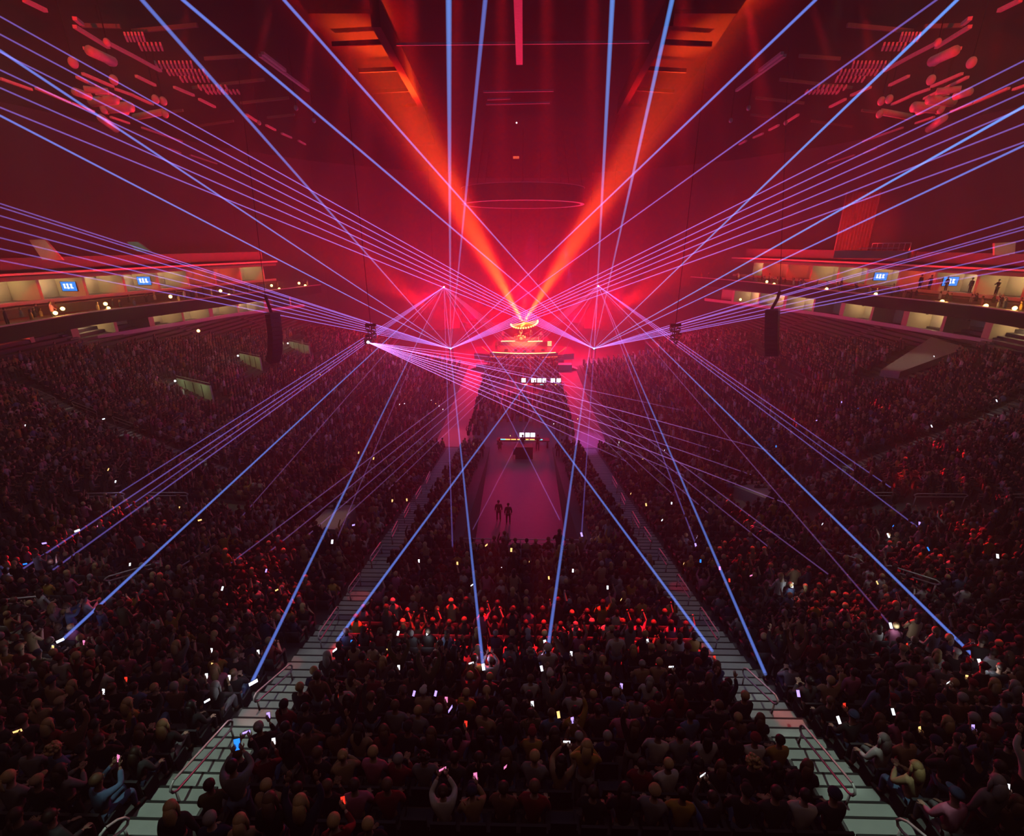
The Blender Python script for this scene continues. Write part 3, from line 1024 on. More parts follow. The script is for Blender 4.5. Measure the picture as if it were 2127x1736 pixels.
# ------------------------------------------------------------------ the rest of the crowd: one uncountable mass
def lowman(arms, stand, long_hair, lod):
    mb = MB()
    L = 0.42 if stand else 0.0
    n = 8 if lod else 6
    rings = [(0.17, 0.13, 0.42 + L, 0.0), (0.15, 0.11, 0.62 + L, 0.01), (0.20, 0.125, 0.86 + L, 0.03), (0.185, 0.10, 0.97 + L, 0.05), (0.06, 0.06, 1.05 + L, 0.06)]
    if not lod: rings = [rings[0], rings[2], rings[4]]
    vs = [(rx * math.cos(2 * PI * k / n), y0 + ry * math.sin(2 * PI * k / n), z) for rx, ry, z, y0 in rings for k in range(n)]
    fs = [(i * n + k, i * n + (k + 1) % n, (i + 1) * n + (k + 1) % n, (i + 1) * n + k) for i in range(len(rings) - 1) for k in range(n)]
    mb.add(vs, fs, 0)
    mb.ball((0, 0.09, 1.19 + L), (0.082, 0.098, 0.12), 8 if lod else 6, 6 if lod else 4, 1)
    mb.ball((0, 0.065, 1.215 + L), (0.10, 0.11, 0.115), 8 if lod else 6, 6 if lod else 4, 2)
    if long_hair: mb.ball((0, -0.01, 1.08 + L), (0.09, 0.06, 0.17), 6, 5, 2)
    if stand:
        for s in (-1, 1): mb.tube([(s * .1, 0, .85), (s * .11, .01, 0.02)], [.09, .06], 5, 3, False)
    elif lod:
        for s in (-1, 1): mb.tube([(s * .1, 0.02, .48), (s * .12, .43, 0.52), (s * .12, .40, .03)], [.085, .065, .05], 5, 3, False)
    sz = 0.95 + L
    A = {'rest': [(-1, (.26, .08, sz - .27), (.17, .32, sz - .38)), (1, (.26, .08, sz - .27), (.17, .32, sz - .38))],
         'up': [(-1, (.26, .08, sz - .27), (.17, .32, sz - .38)), (1, (.28, .16, sz + .2), (.2, .26, sz + .46))],
         'both': [(-1, (.28, .16, sz + .2), (.2, .26, sz + .46)), (1, (.28, .16, sz + .2), (.2, .26, sz + .46))],
         'clap': [(-1, (.27, .14, sz - .22), (.05, .34, sz - .08)), (1, (.27, .14, sz - .22), (.05, .34, sz - .08))], None: []}[arms]
    for s, e, wv in A:
        mb.tube([(s * .18, .03, sz), (s * e[0], e[1], e[2])], [.06, .05], 5, 0, False)
        mb.tube([(s * e[0], e[1], e[2]), (s * wv[0], wv[1], wv[2])], [.048, .034], 5, 1 if s > 0 else 0, False)
        mb.ball((s * wv[0], wv[1] + .02, wv[2] + .03), (.035, .03, .06), 5, 4, 1)
    f3 = []
    m3 = []
    for f, m in zip(mb.f, mb.m):
        for i in range(1, len(f) - 1):
            f3.append((f[0], f[i], f[i + 1])); m3.append(m)
    V = np.array(mb.v, dtype=np.float32)
    F = np.array(f3, dtype=np.int32)
    vm = np.zeros(len(V), dtype=np.int32)
    for f, m in zip(f3, m3): vm[list(f)] = m
    return V, F, vm


nr = np.random.RandomState(5)
TPL = {(a, s, h, l): lowman(a, s, h, l) for a in ('rest', 'up', 'both', 'clap', None) for s in (0, 1) for h in (0, 1) for l in (0, 1)}
clo = np.array([CLO[c] for c in TOPS]) * 1.0
har = np.array([HAIRC[c] for c in HCOL])
skn = np.array(SKIN)


def mass(name, plist, label, cat, near_t=45):
    VV, FF, CC = [], [], []
    off = 0
    for (x, y, z, face, t) in plist:
        lod = 1 if t < near_t else 0
        st = 1 if nr.rand() < 0.12 else 0
        r = nr.rand()
        arms = 'rest' if r < .62 else 'up' if r < .74 else 'both' if r < .80 else 'clap'
        if not lod and arms in ('rest', 'clap'): arms = None
        V, F, vm = TPL[(arms, st, int(nr.rand() < .4), lod)]
        a = face + nr.uniform(-.3, .3)
        sc = nr.uniform(.93, 1.06)
        ca, sa = math.cos(a) * sc, math.sin(a) * sc
        P = np.empty_like(V)
        P[:, 0] = V[:, 0] * ca - V[:, 1] * sa + x + nr.uniform(-.05, .05)
        P[:, 1] = V[:, 0] * sa + V[:, 1] * ca + y + nr.uniform(-.04, .04)
        P[:, 2] = V[:, 2] * sc + z
        pal = np.array([clo[nr.randint(len(clo))], skn[nr.randint(len(skn))], har[nr.randint(len(har))], CLO['charcoal']])
        VV.append(P); FF.append(F + off); CC.append(pal[vm])
        off += len(V)
    V = np.concatenate(VV); F = np.concatenate(FF); Cc = np.concatenate(CC)
    me = bpy.data.meshes.new(name)
    me.vertices.add(len(V)); me.vertices.foreach_set('co', V.ravel())
    me.loops.add(F.size); me.loops.foreach_set('vertex_index', F.ravel())
    me.polygons.add(len(F)); me.polygons.foreach_set('loop_start', np.arange(0, F.size, 3, dtype=np.int32))
    at_ = me.color_attributes.new('cloth', 'FLOAT_COLOR', 'POINT')
    at_.data.foreach_set('color', np.concatenate([Cc, np.ones((len(Cc), 1))], 1).astype(np.float32).ravel())
    me.polygons.foreach_set('use_smooth', [True] * len(F))
    me.update()
    me.validate()
    m = bpy.data.materials.new(name + '_cloth')
    m.use_nodes = True
    nt = m.node_tree
    vc = nt.nodes.new('ShaderNodeVertexColor'); vc.layer_name = 'cloth'
    nt.links.new(vc.outputs[0], nt.nodes['Principled BSDF'].inputs['Base Color'])
    nt.nodes['Principled BSDF'].inputs['Roughness'].default_value = 0.65
    me.materials.append(m)
    o = bpy.data.objects.new(name, me)
    C.objects.link(o)
    tag(o, label, cat, kind='stuff')
    print(name, len(plist), 'people', len(V), 'verts')


cnt = 0
rest_spots = []
near_keys = set((round(q[0], 3), round(q[1], 3)) for L in byrow.values() for q in L)
tmax = max(q[5][2] for L in byrow.values() for q in L)
for q in spots:
    if (round(q[0], 3), round(q[1], 3)) in near_keys: continue
    vis_q = -10 < q[5][0] < 2137 and q[5][1] < 1742
    if vis_q and q[5][2] <= tmax: continue          # an empty seat, already placed
    if not vis_q and q[5][2] < 9: continue
    if nr.rand() < 0.05: continue
    rest_spots.append((q[0], q[1], q[2] + 0.005, q[3], q[5][2]))
mass('crowd', rest_spots, 'packed audience filling the stands on all sides, dark clothes', 'crowd')

# floor crowd between the two lit aisles and on either side of the mixing desks
fl = []
y = 46.2
while y < 82.5:
    x = -5.6
    while x < 5.7:
        ok = not (43 < y < 51.5 and abs(x) < 3.4) and not (61.5 < y < 68.5 and abs(x) < 4.0) and not (y < 51 and abs(x) < 2.8)
        if ok and y > 47.5: fl.append((x + nr.uniform(-.1, .1), y + nr.uniform(-.15, .15), 0.0, nr.uniform(-.2, .2), 60))
        x += 0.56
    y += 0.85
mass('floor_crowd', fl, 'audience on the flat floor between the lit aisles before the stage', 'crowd')

# seat shells under the mass
V1 = np.array([(x, y, z) for (x, y, z, sx, sy, sz) in ((0, 0.0, .43, .44, .38, .06), (0, -.22, .62, .44, .05, .44)) for x, y, z in
               [(x + a * sx / 2, y + b * sy / 2, z + c * sz / 2) for c in (-1, 1) for b in (-1, 1) for a in (-1, 1)]], dtype=np.float32)
F1 = []
for o8 in (0, 8):
    for a, b, c_, d_ in [(0, 2, 3, 1), (4, 5, 7, 6), (0, 1, 5, 4), (2, 6, 7, 3), (0, 4, 6, 2), (1, 3, 7, 5)]:
        F1.append((a + o8, b + o8, c_ + o8, d_ + o8))
F1 = np.array(F1, dtype=np.int32)
S = np.array([(x, y, z, f) for x, y, z, f, t in rest_spots if t < 70], dtype=np.float32)
ca, sa = np.cos(S[:, 3])[:, None], np.sin(S[:, 3])[:, None]
X = V1[None, :, 0] * ca - V1[None, :, 1] * sa + S[:, 0:1]
Y = V1[None, :, 0] * sa + V1[None, :, 1] * ca + S[:, 1:2]
Z = V1[None, :, 2] + S[:, 2:3]
VV = np.stack([X, Y, Z], -1).reshape(-1, 3)
FF = (F1[None] + (np.arange(len(S)) * 16)[:, None, None]).reshape(-1, 4).astype(np.int32)
me = bpy.data.meshes.new('seating')
me.vertices.add(len(VV)); me.vertices.foreach_set('co', VV.ravel())
me.loops.add(FF.size); me.loops.foreach_set('vertex_index', FF.ravel())
me.polygons.add(len(FF)); me.polygons.foreach_set('loop_start', np.arange(0, FF.size, 4, dtype=np.int32))
me.update(); me.validate()
me.materials.append(M_SEAT)
o = bpy.data.objects.new('seating', me)
C.objects.link(o)
tag(o, 'rows of dark folding seats under the packed audience', 'seating', kind='stuff')

# ------------------------------------------------------------------ handrails
def rail(px0, py0, px1, py1, label, up=0.78, r=0.028, drop=0.30, cat='handrail', group=None, t0=5.0):
    a, b = onst(px0, py0, up, t0), onst(px1, py1, up, t0)
    ctr = (a + b) / 2
    gz = min(hz(a.x, a.y), hz(b.x, b.y))
    e = empty('handrail', (ctr.x, ctr.y, gz))
    tag(e, label, cat, group)
    o = Vector((ctr.x, ctr.y, gz))
    a, b = a - o, b - o
    d = (b - a).normalized()
    k = 0.16
    dn = Vector((0, 0, -drop))
    path = [a + d * k, b - d * k, b - d * 0.05 + Vector((0, 0, -0.06)), b + dn * 0.5, b - d * 0.05 + dn + Vector((0, 0, 0.05)), b - d * k + dn, a + d * k + dn,
            a + d * 0.05 + dn + Vector((0, 0, 0.05)), a + dn * 0.5, a + d * 0.05 + Vector((0, 0, -0.06)), a + d * k]
    MB().tube(path, r, 8, cap=False).build('top_rail', M_STEEL, e, True)
    for q in (a + d * 0.12, b - d * 0.12):
        w = q + o
        MB().tube([q + dn * 0.9, (q.x, q.y, hz(w.x, w.y) - o.z)], r * 0.9, 8).build('post', M_STEEL, e, True)
    return e


LR = [((200, 1733), (262, 1690)), ((350, 1632), (480, 1490)), ((525, 1445), (605, 1376)), ((660, 1318), (702, 1257)), ((722, 1222), (748, 1187)), ((768, 1158), (792, 1124)),
      ((812, 1108), (826, 1080)), ((838, 1068), (851, 1043)), ((862, 1030), (875, 1008)), ((884, 998), (893, 978))]
RR_ = [((1950, 1760), (1868, 1692)), ((1780, 1638), (1665, 1500)), ((1618, 1450), (1545, 1383)), ((1495, 1318), (1455, 1258)), ((1436, 1232), (1407, 1190)), ((1388, 1165), (1368, 1137)),
       ((1355, 1118), (1337, 1092)), ((1330, 1090), (1313, 1060)), ((1300, 1042), (1290, 1022)), ((1283, 1008), (1272, 988))]
for sd, L in (('left', LR), ('right', RR_)):
    for i, (a, b) in enumerate(L):
        rail(*a, *b, 'steel handrail in the middle of the %s stairs, %s from the bottom' % (sd, ordn(i + 1)), r=0.026 if i < 5 else 0.034, group='handrails along the two stairs')
for i, (a, b) in enumerate([((60, 802), (115, 826)), ((148, 833), (200, 853)), ((232, 864), (287, 884)), ((320, 894), (370, 912)), ((405, 924), (455, 949))]):
    rail(*a, *b, 'handrail on the left side aisle, %s from the top' % ordn(i + 1), r=0.03, group='handrails of the side aisles')
for i, (a, b) in enumerate([((2127, 796), (2062, 826)), ((2020, 829), (1975, 852)), ((1945, 863), (1895, 881)), ((1855, 894), (1800, 912)), ((1768, 922), (1718, 941)), ((1672, 952), (1636, 968))]):
    rail(*a, *b, 'handrail on the right side aisle, %s from the top' % ordn(i + 1), r=0.03, group='handrails of the side aisles')
FRL = [((172, 1025), (258, 1023), 'front rail of the left entrance, outer one'), ((305, 1023), (390, 1023), 'front rail of the left entrance, inner one'),
       ((1782, 1023), (1862, 1023), 'front rail of the right entrance, inner one'), ((1900, 1025), (2012, 1026), 'front rail of the right entrance, middle one'),
       ((2098, 1026), (2170, 1027), 'front rail of the right entrance, at the photo edge'),
       ((0, 1246), (84, 1238), 'looped rail before dark rows at the far left'), ((215, 1200), (332, 1167), 'rail left of the standing pair in light shirts'),
       ((372, 1178), (450, 1130), 'curved rail beside the person in yellow and blue'), ((1560, 1090), (1655, 1125), 'rail above the red lit phones on the right'), ((1700, 1135), (1795, 1165), 'bent rail over the right rows, upper one'),
       ((1840, 1172), (1955, 1208), 'bent rail over the right rows, lower one'), ((2080, 1243), (2150, 1252), 'looped rail at the far right')]
for a, b, l in FRL:
    rail(*a, *b, 'steel ' + l, up=1.0, r=0.036, drop=0.22, group='guard rails of the entrances')
# red lit guard rail on the wall over the walkway
e = empty('guard_rail', (0, 21.9, 4.6))
tag(e, 'guard rail on the wall above the central walkway, catching red light', 'guard rail')
MB().tube([(-3.2, 0, 0.45), (3.2, 0, 0.45)], 0.03, 8).build('top_rail', M_STEEL, e, True)
MB().tube([(-3.2, 0, 0.22), (3.2, 0, 0.22)], 0.02, 8).build('lower_rail', M_STEEL, e, True)
for x in (-3.2, -1.6, 0, 1.6, 3.2): MB().tube([(x, 0, 0), (x, 0, 0.45)], 0.025, 8).build('post', M_STEEL, e, True)

# ------------------------------------------------------------------ side entrances with lit parapets
M_PARA = mat('parapet_paint', (0.55, 0.58, 0.45), 0.8, var=0.1)
for i, (a, b, h, l, pw, colr) in enumerate([((364, 772), (438, 806), 1.1, 'pale green lit parapet of the nearest left entrance', 14, (0.75, 1.0, 0.5)), ((496, 726), (541, 746), 1.0, 'pale lit parapet behind the left line array', 12, (0.8, 1.0, 0.45)),
                                      ((599, 699), (642, 720), 1.0, 'pale lit parapet farthest along the left side', 12, (0.85, 1.0, 0.6))]):
    h = 1.75
    A, B = onst(*a, 1.5, 30), onst(*b, 1.5, 30)
    c = (A + B) / 2
    z0 = min(hz(A.x, A.y), hz(B.x, B.y)) - 0.4
    e = empty('entrance_parapet', (c.x, c.y, z0))
    tag(e, l, 'parapet', 'lit entrance parapets on the left side')
    o = Vector((c.x, c.y, z0))
    A0, B0 = Vector((A.x, A.y, z0)) - o, Vector((B.x, B.y, z0)) - o
    d = (B0 - A0).normalized()
    nrm = Vector((-d.y, d.x, 0))
    if nrm.dot(Vector((-c.x, -c.y, 0))) < 0: nrm = -nrm
    MB().box((A0 + B0) / 2 + Vector((0, 0, h * 0.6)), ((B0 - A0).length, 0.15, h * 1.2), rot=math.atan2(d.y, d.x)).build('panel', M_PARA, e)
    for f in (0.25, 0.5, 0.75):
        q = A0.lerp(B0, f) + nrm * 0.09
        MB().box(q + Vector((0, 0, h * 0.75)), (0.06, 0.04, h * 0.8), rot=math.atan2(d.y, d.x)).build('bracket', M_BLACK, e)
    MB().tube([A0 + Vector((0, 0, h * 1.2 + 0.25)), B0 + Vector((0, 0, h * 1.2 + 0.25))], 0.035, 6).build('top_rail', M_STEEL, e)
    MB().ball(A0 - d * 0.3 + nrm * 0.1 + Vector((0, 0, h)), 0.10, 8, 6).build('lamp', glow('entrance_lamp', (0.8, 0.95, 1.0), 6.0), e)
    for f in (0.2, 0.8): lamp('POINT', 'entrance_light', o + A0.lerp(B0, f) + nrm * 1.2 + Vector((0, 0, h + 0.3)), pw, colr, None, 0.1)

# grey gangway walls on the upper right and lit walls over the corner entrances
for (pa, pb, pc, pd, l, zz) in [((1830, 768), (1870, 772), (2008, 722), (1935, 700), 'wide grey sloping gangway wall below the upper right suites', 0.25),
                                ((640, 1095), (700, 1100), (742, 1045), (700, 1035), 'dim brown slab over the corner entrance left of the walkway', 0.35),
                                ((1500, 1000), (1590, 1035), (1610, 1010), (1520, 985), 'dim grey slab over the corner entrance right of the walkway', 0.35)]:
    q = [onst(*p_, 0.9, 12) for p_ in (pa, pb, pc, pd)]
    mb = MB().extrude([(v.x, v.y, v.z) for v in q], (0, 0, -zz - 0.5))
    tag(mb.build('gangway_slab', mat('gangway_concrete', (0.35, 0.32, 0.27), 0.8)), l, 'concrete slab')

# ------------------------------------------------------------------ suites
def sweep(mb, fx, ys_, sd, xin, xout, z0, z1, mi=0):
    P0 = [(sd * (fx(y) + xin), y) for y in ys_]
    P1 = [(sd * (fx(y) + xout), y) for y in ys_]
    n = len(ys_)
    vs = [(x, y, z0) for x, y in P0] + [(x, y, z0) for x, y in P1] + [(x, y, z1) for x, y in P0] + [(x, y, z1) for x, y in P1]
    fs = []
    for i in range(n - 1):
        a, b, c, d = i, n + i, 2 * n + i, 3 * n + i
        fs += [(a, a + 1, b + 1, b), (c, d, d + 1, c + 1), (a, c, c + 1, a + 1), (b, b + 1, d + 1, d)]
    fs += [(0, n, 3 * n, 2 * n), (n - 1, 3 * n - 1, 4 * n - 1, 2 * n - 1)]
    return mb.add(vs, fs, mi)


M_LEDGE = mat('ledge_paint', (0.55, 0.50, 0.50), 0.5, var=0.1)
M_TVB = mat('tv_bezel', (0.01, 0.01, 0.01), 0.3)
M_TVS = glow('tv_blue', (0.03, 0.22, 0.75), 1.6)
M_TVW = glow('tv_white', (0.85, 0.92, 1.0), 2.2)
M_WARM = glow('lamp_globe', (1.0, 0.62, 0.15), 9.0)
for sd, nm, dz, db, yend in ((-1, 'left', -0.4, 0.3, 84), (1, 'right', 0.0, 1.2, 91)):
    Y = [30, 38, 44, 50, 55, 60, 66, 72, 78, 84] + ([yend] if yend > 84 else [])
    z0, z1 = 14.3 + dz, 16.5 + dz
    mb = MB()
    sweep(mb, up_x, Y, sd, 0, 3.6, z0 - 0.35, z0)          # floor of the suites
    struct(mb, 'trim_1', M_CONC)
    struct(sweep(MB(), up_x, Y, sd, -0.6, 3.6, z1, z1 + 0.45), 'trim_2', M_FASC)
    struct(sweep(MB(), up_x, Y, sd, -0.9, -0.2, z1 + 0.55, z1 + 0.75), 'trim_3', M_LEDGE)
    struct(sweep(MB(), up_x, Y, sd, 1.5, 4.4, z1 + 1.0, z1 + 2.2), 'trim_4', M_FASC)
    struct(sweep(MB(), up_x, Y, sd, 3.2, 3.5, z0, z1), 'wall_' + nm, M_CREAM)
    struct(sweep(MB(), up_x, Y, sd, -0.25, 0.05, z0 - 0.25, z0 + 0.1), 'trim_5', M_LEDGE)
    # balcony deck and its deep dark front
    bal = lambda y: up_x(y) - 7.5
    struct(sweep(MB(), bal, Y, sd, 0, 7.6, 12.0 + db, 12.25 + db), 'trim_6', M_CONC)
    struct(sweep(MB(), bal, Y, sd, -0.2, 0.15, 11.35 + db, 12.65 + db), 'trim_7', M_BLACK)
    struct(sweep(MB(), bal, Y, sd, -0.3, 0.2, 12.65 + db, 12.75 + db), 'trim_8', M_LEDGE)
    struct(sweep(MB(), up_x, Y, sd, -1.4, 0.0, 12.25 + db, 13.9 + dz), 'trim_9', M_CONC)
    # lower suites
    zl, zt = 9.9 + dz, 12.0 + dz
    struct(sweep(MB(), low_x, Y, sd, 0, 3.4, zl - 0.3, zl), 'trim_10', M_CONC)
    struct(sweep(MB(), low_x, Y, sd, -0.3, 3.4, zt, zt + 0.5), 'trim_11', M_CONC)
    struct(sweep(MB(), low_x, Y, sd, 2.8, 3.0, zl, zt), 'wall_' + nm, M_CREAM)
    struct(sweep(MB(), low_x, Y, sd, -0.2, 0.05, zl - 0.2, zl + 0.25), 'trim_12', M_LEDGE)
    y = 40.0
    i = 0
    while y < yend - 1:
        # dividing piers
        for fx, a, b, zz0, zz1, ww in ((up_x, 0.0, 3.2, z0, z1, 0.35), (low_x, 0.0, 2.8, zl, zt, 0.9 if i % 2 else 0.45)):
            mb = MB().box((sd * (fx(y) + (a + b) / 2), y, (zz0 + zz1) / 2), (b - a, ww, zz1 - zz0))
            struct(mb, 'partition_%s' % nm, M_CREAM)
        yn = y + 4.2
        ym = (y + yn) / 2
        if yn < yend + 2:
            redroom = (sd < 0 and i in (7, 8)) or (sd > 0 and i in (5, 9, 10))
            lamp('POINT', 'suite_light', (sd * (up_x(ym) + 1.6), ym, z1 - 0.35), 135 if not redroom else 170, (1.0, 0.66, 0.30) if not redroom else (1, 0.08, 0.04), None, 0.25)
            if (sd < 0 and i in (1, 3, 5, 6, 7, 8)) or (sd > 0 and i in (0, 1, 2, 4, 6, 8, 9, 10)):
                red2 = (sd < 0 and i in (1,)) or (sd > 0 and i in (0,))
                lamp('POINT', 'suite_light', (sd * (low_x(ym) + 1.4), ym, zt - 0.4), 110 if not red2 else 300, (1.0, 0.70, 0.34) if not red2 else (1, 0.05, 0.05), None, 0.25)
            tvs = {-1: (4, 6), 1: (3, 5, 7)}[sd]
            if i in tvs:
                e = empty('television', (sd * (up_x(y) + 1.7), y - 0.22, z0 + 1.15))
                tag(e, 'blue lit television on a dividing wall of the %s upper suites, %s from the camera' % (nm, ordn(tvs.index(i) + 1)), 'television', 'televisions in the suites')
                MB().box((0, 0, 0), (1.85, 0.07, 1.1)).build('bezel', M_TVB, e)
                MB().box((0, -0.04, 0), (1.75, 0.012, 1.02)).build('screen', M_TVS, e)
                g = MB()
                for xx, hh in ((-0.48, 0.46), (-0.1, 0.58), (0.32, 0.5)):
                    g.box((xx, -0.05, 0.02), (0.2, 0.008, hh)).box((xx + 0.05, -0.05, -0.18), (0.32, 0.008, 0.1)).box((xx, -0.05, 0.24), (0.28, 0.008, 0.08))
                g.build('graphic', M_TVW, e)
        y = yn
        i += 1
for sd, nm, dz in ((-1, 'left', -0.4), (1, 'right', 0.0)):
    for y0, y1, pw in ((34, 56, 950), (56, 74, 950), (74, 88, 1100)):
        x0, x1 = up_x(y0) - 2.6, up_x(y1) - 2.6
        c = Vector((sd * (x0 + x1) / 2, (y0 + y1) / 2, 18.9 + dz))
        o = lamp('AREA', 'fascia_strip_light', c, pw, (1, 0.012, 0.015), c + Vector((sd * 2.4, 0.7, -1.1)), 0.3, None, 0.3, 0.3)
        d = Vector((sd * (x1 - x0), y1 - y0, 0))
        o.data.size = d.length
        z_ = -(Vector((sd * 2.4, 0.7, -1.1))).normalized()
        x_ = (d - z_ * d.dot(z_)).normalized()
        y_ = z_.cross(x_)
        o.matrix_world = Matrix(((x_.x, y_.x, z_.x, c.x), (x_.y, y_.y, z_.y, c.y), (x_.z, y_.z, z_.z, c.z), (0, 0, 0, 1)))
# silhouettes in the right suites
for i, (y, l, kd) in enumerate(((60.2, 'outermost', 'stand_hang'), (62.0, 'second', 'stand_clap'), (63.1, 'third', 'stand_hang'), (55.4, 'fourth, nearer the camera', 'stand_clap'), (57.8, 'fifth, nearer the camera', 'stand_hang'))):
    person((up_x(y) + 0.7, y, 14.3), PI / 2, kd, 'black', 'short', 'black', 'black', 0, 'silhouetted person at the rail of the right upper suites, %s' % l)
# the drape on the right wall, flooded red
A_, B_ = at(1742, 470, 70.5), at(1836, 470, 70.5)
mb = MB()
n_ = 29
top_, bot_ = at(1790, 400, 70.5).z, at(1790, 528, 70.5).z
pts_ = [A_.lerp(B_, i / (n_ - 1)) + Vector((-0.10, -0.10, 0)) * (1 if i % 2 else -1) for i in range(n_)]
mb.extrude([(p.x, p.y, bot_) for p in pts_] + [(p.x + 0.15, p.y + 0.15, bot_) for p in reversed(pts_)], (0, 0, top_ - bot_))
tag(mb.build('wall_drape', mat('drape_cloth', (0.30, 0.26, 0.24), 0.8)), 'tall pleated drape flooded red on the right wall above the suites', 'drape')
# small lamps along the balconies
LAMPS = [(130, 641), (160, 657), (219, 631), (246, 645), (354, 616), (380, 627), (458, 604), (476, 613), (564, 593), (580, 600), (621, 588), (634, 593), (115, 650), (225, 640),
         (1957, 626), (1930, 639), (2048, 635), (2018, 651), (1819, 611), (1796, 623), (1717, 600), (1593, 585), (1608, 590), (1538, 622), (1540, 588), (2060, 652), (1965, 633), (412, 687), (2108, 640)]
for i, (px, py) in enumerate(LAMPS):
    t = 25.0
    while t < 110:
        p = at(px, py, t)
        if abs(p.x) > up_x(p.y) - 7.2: break
        t += 0.2
    e = empty('table_lamp', p + Vector((0, 0, -0.3)))
    side = 'left' if px < 1085 else 'right'
    n = sum(1 for q in LAMPS[:i] if (q[0] < 1085) == (px < 1085)) + 1
    tag(e, 'small glowing lamp on the %s balcony counter, the %s lamp outward there' % (side, ordn(n)), 'lamp', 'small lamps along the balconies')
    MB().ball((0, 0, 0.3), 0.19, 8, 6).build('globe', M_WARM, e)
    MB().tube([(0, 0, -0.4), (0, 0, 0.2)], 0.03, 6).build('stem', M_DARK, e)
    MB().tube([(0, 0, -0.44), (0, 0, -0.38)], 0.12, 8).build('foot', M_DARK, e)
    if i % 2 == 0: lamp('POINT', 'lamp_glow', p + Vector((0, 0, 0.35)), 40, (1.0, 0.45, 0.08), None, 0.12)
# balcony audience, part of the mass
bl = []
for sd, dz, db, yend in ((-1, -0.4, 0.3, 84), (1, 0.0, 1.2, 91)):
    y = 34.0
    while y < yend:
        for j, off in enumerate((6.4, 5.2, 3.9, 2.6)):
            if nr.rand() < 0.2:
                x = up_x(y) - off
                bl.append((sd * x, y + nr.uniform(-.1, .1), 12.25 + db + (0.0, .0, .0, .0)[j], sd * PI / 2, 55))
        y += 0.75
mass('balcony_crowd', bl, 'sparse dark audience on the balconies before the upper suites', 'crowd')
# raised camera deck on the right and banners at the top of the bowl
for i, (a, b, c, d, l) in enumerate([((60, 498), (92, 497), (130, 540), (88, 540), 'pale green tilted banner at the far left above the suites'), ((263, 502), (285, 502), (312, 522), (285, 522), 'small pale tilted banner left of the red fascia'),
                                      ((2066, 505), (2110, 502), (2108, 530), (2066, 530), 'pale banner at the far right above the suites')]):
    t = 52
    q = [at(*v, t) for v in (a, b, c, d)]
    o = MB().extrude(q, (0, 0.25, 0)).build('banner', mat('banner_cloth', (0.45, 0.55, 0.42), 0.8))
    tag(o, l, 'banner')
    m_ = sum(q, Vector()) / 4
    lamp('SPOT', 'banner_light', m_ + Vector((0, -4, 1.5)), 90, (0.8, 1.0, 0.75), m_, 0.1, 50, 0.8)
p0, p1 = at(1742, 528, 64), at(1895, 528, 58)
e = empty('camera_deck', (p0 + p1) / 2)
tag(e, 'red lit raised technical deck with rails above the right suites', 'deck')
o = (p0 + p1) / 2
MB().bar(p0 - o, p1 - o, 3.0, 0.9).build('platform', M_FASC, e)
for f in np.linspace(0.45, 0.95, 8):
    q = p0.lerp(p1, f) - o
    MB().tube([q + Vector((0, 0, 0.4)), q + Vector((0, 0, 1.3))], 0.05, 6).build('post', M_STEEL, e)
MB().tube([p0.lerp(p1, .45) - o + Vector((0, 0, 1.3)), p0.lerp(p1, .95) - o + Vector((0, 0, 1.3))], 0.05, 6).build('top_rail', M_STEEL, e)
MB().tube([p0.lerp(p1, .2) - o + Vector((0, -1, .75)), p0.lerp(p1, .75) - o + Vector((0, -1, .75))], 0.05, 6).build('lower_rail', M_STEEL, e)

# ------------------------------------------------------------------ hung speakers and light clusters
M_SPK = mat('speaker_black', (0.010, 0.010, 0.012), 0.6)
def line_array(px, py, t, n, label, sgn, lean):
    top = at(px, py, t)
    e = empty('line_array', top)
    tag(e, label, 'loudspeaker array')
    p = Vector((0, 0, 0))
    ang = -0.05
    for i in range(n):
        M = Matrix.Rotation(ang, 3, 'X') @ Matrix.Identity(3)
        c = p + M @ Vector((0, 0, -0.18))
        mb = MB().box(c, (1.05, 0.62, 0.34), mtx=M)
        cb = mb.build('cabinet', M_SPK, e)
        gr = MB().box(c + M @ Vector((0, 0.32, 0)), (0.95, 0.02, 0.28), mtx=M).build('grille', M_DARK, cb)
        p = p + M @ Vector((0, 0, -0.365))
        ang += (0.012 + 0.0085 * i) * (1 if sgn > 0 else 0.8)
    MB().box((0, 0, 0.08), (1.0, 0.7, 0.1)).build('frame', M_DARK, e)
    MB().tube([(-0.1, 0, 0.1), (-0.35 * sgn, 0.0, 1.0), (-0.5 * sgn, 0, 1.6)], 0.13, 8).build('hoist', M_BLACK, e)
    MB().tube([(-0.5 * sgn, 0, 1.6), (-0.5 * sgn, 0, 34 - top.z)], 0.025, 6).build('cable', M_BLACK, e)
    e.rotation_euler = (0, lean, 1.15 if sgn > 0 else -0.7)
    return e


line_array(566, 652, 42, 12, 'curved black loudspeaker array hanging on the left', 1, 0.06)
line_array(1605, 645, 42, 11, 'black loudspeaker array hanging on the right', -1, -0.14)


def moving_head(parent, c, tilt=0.6, m=None):
    b = MB().box(c, (0.34, 0.22, 0.16)).build('moving_head', M_DARK, parent)
    M = Matrix.Rotation(tilt, 3, 'X')
    MB().tube([c + Vector((-0.17, 0, 0)), c + Vector((-0.17, 0, -0.32))], 0.035, 6).tube([c + Vector((0.17, 0, 0)), c + Vector((0.17, 0, -0.32))], 0.035, 6).build('yoke_arms', M_DARK, b)
    MB().ball(c + Vector((0, 0, -0.34)), (0.14, 0.14, 0.19), 10, 7, mtx=M).build('lens_barrel', m or M_FASC, b)
    return b


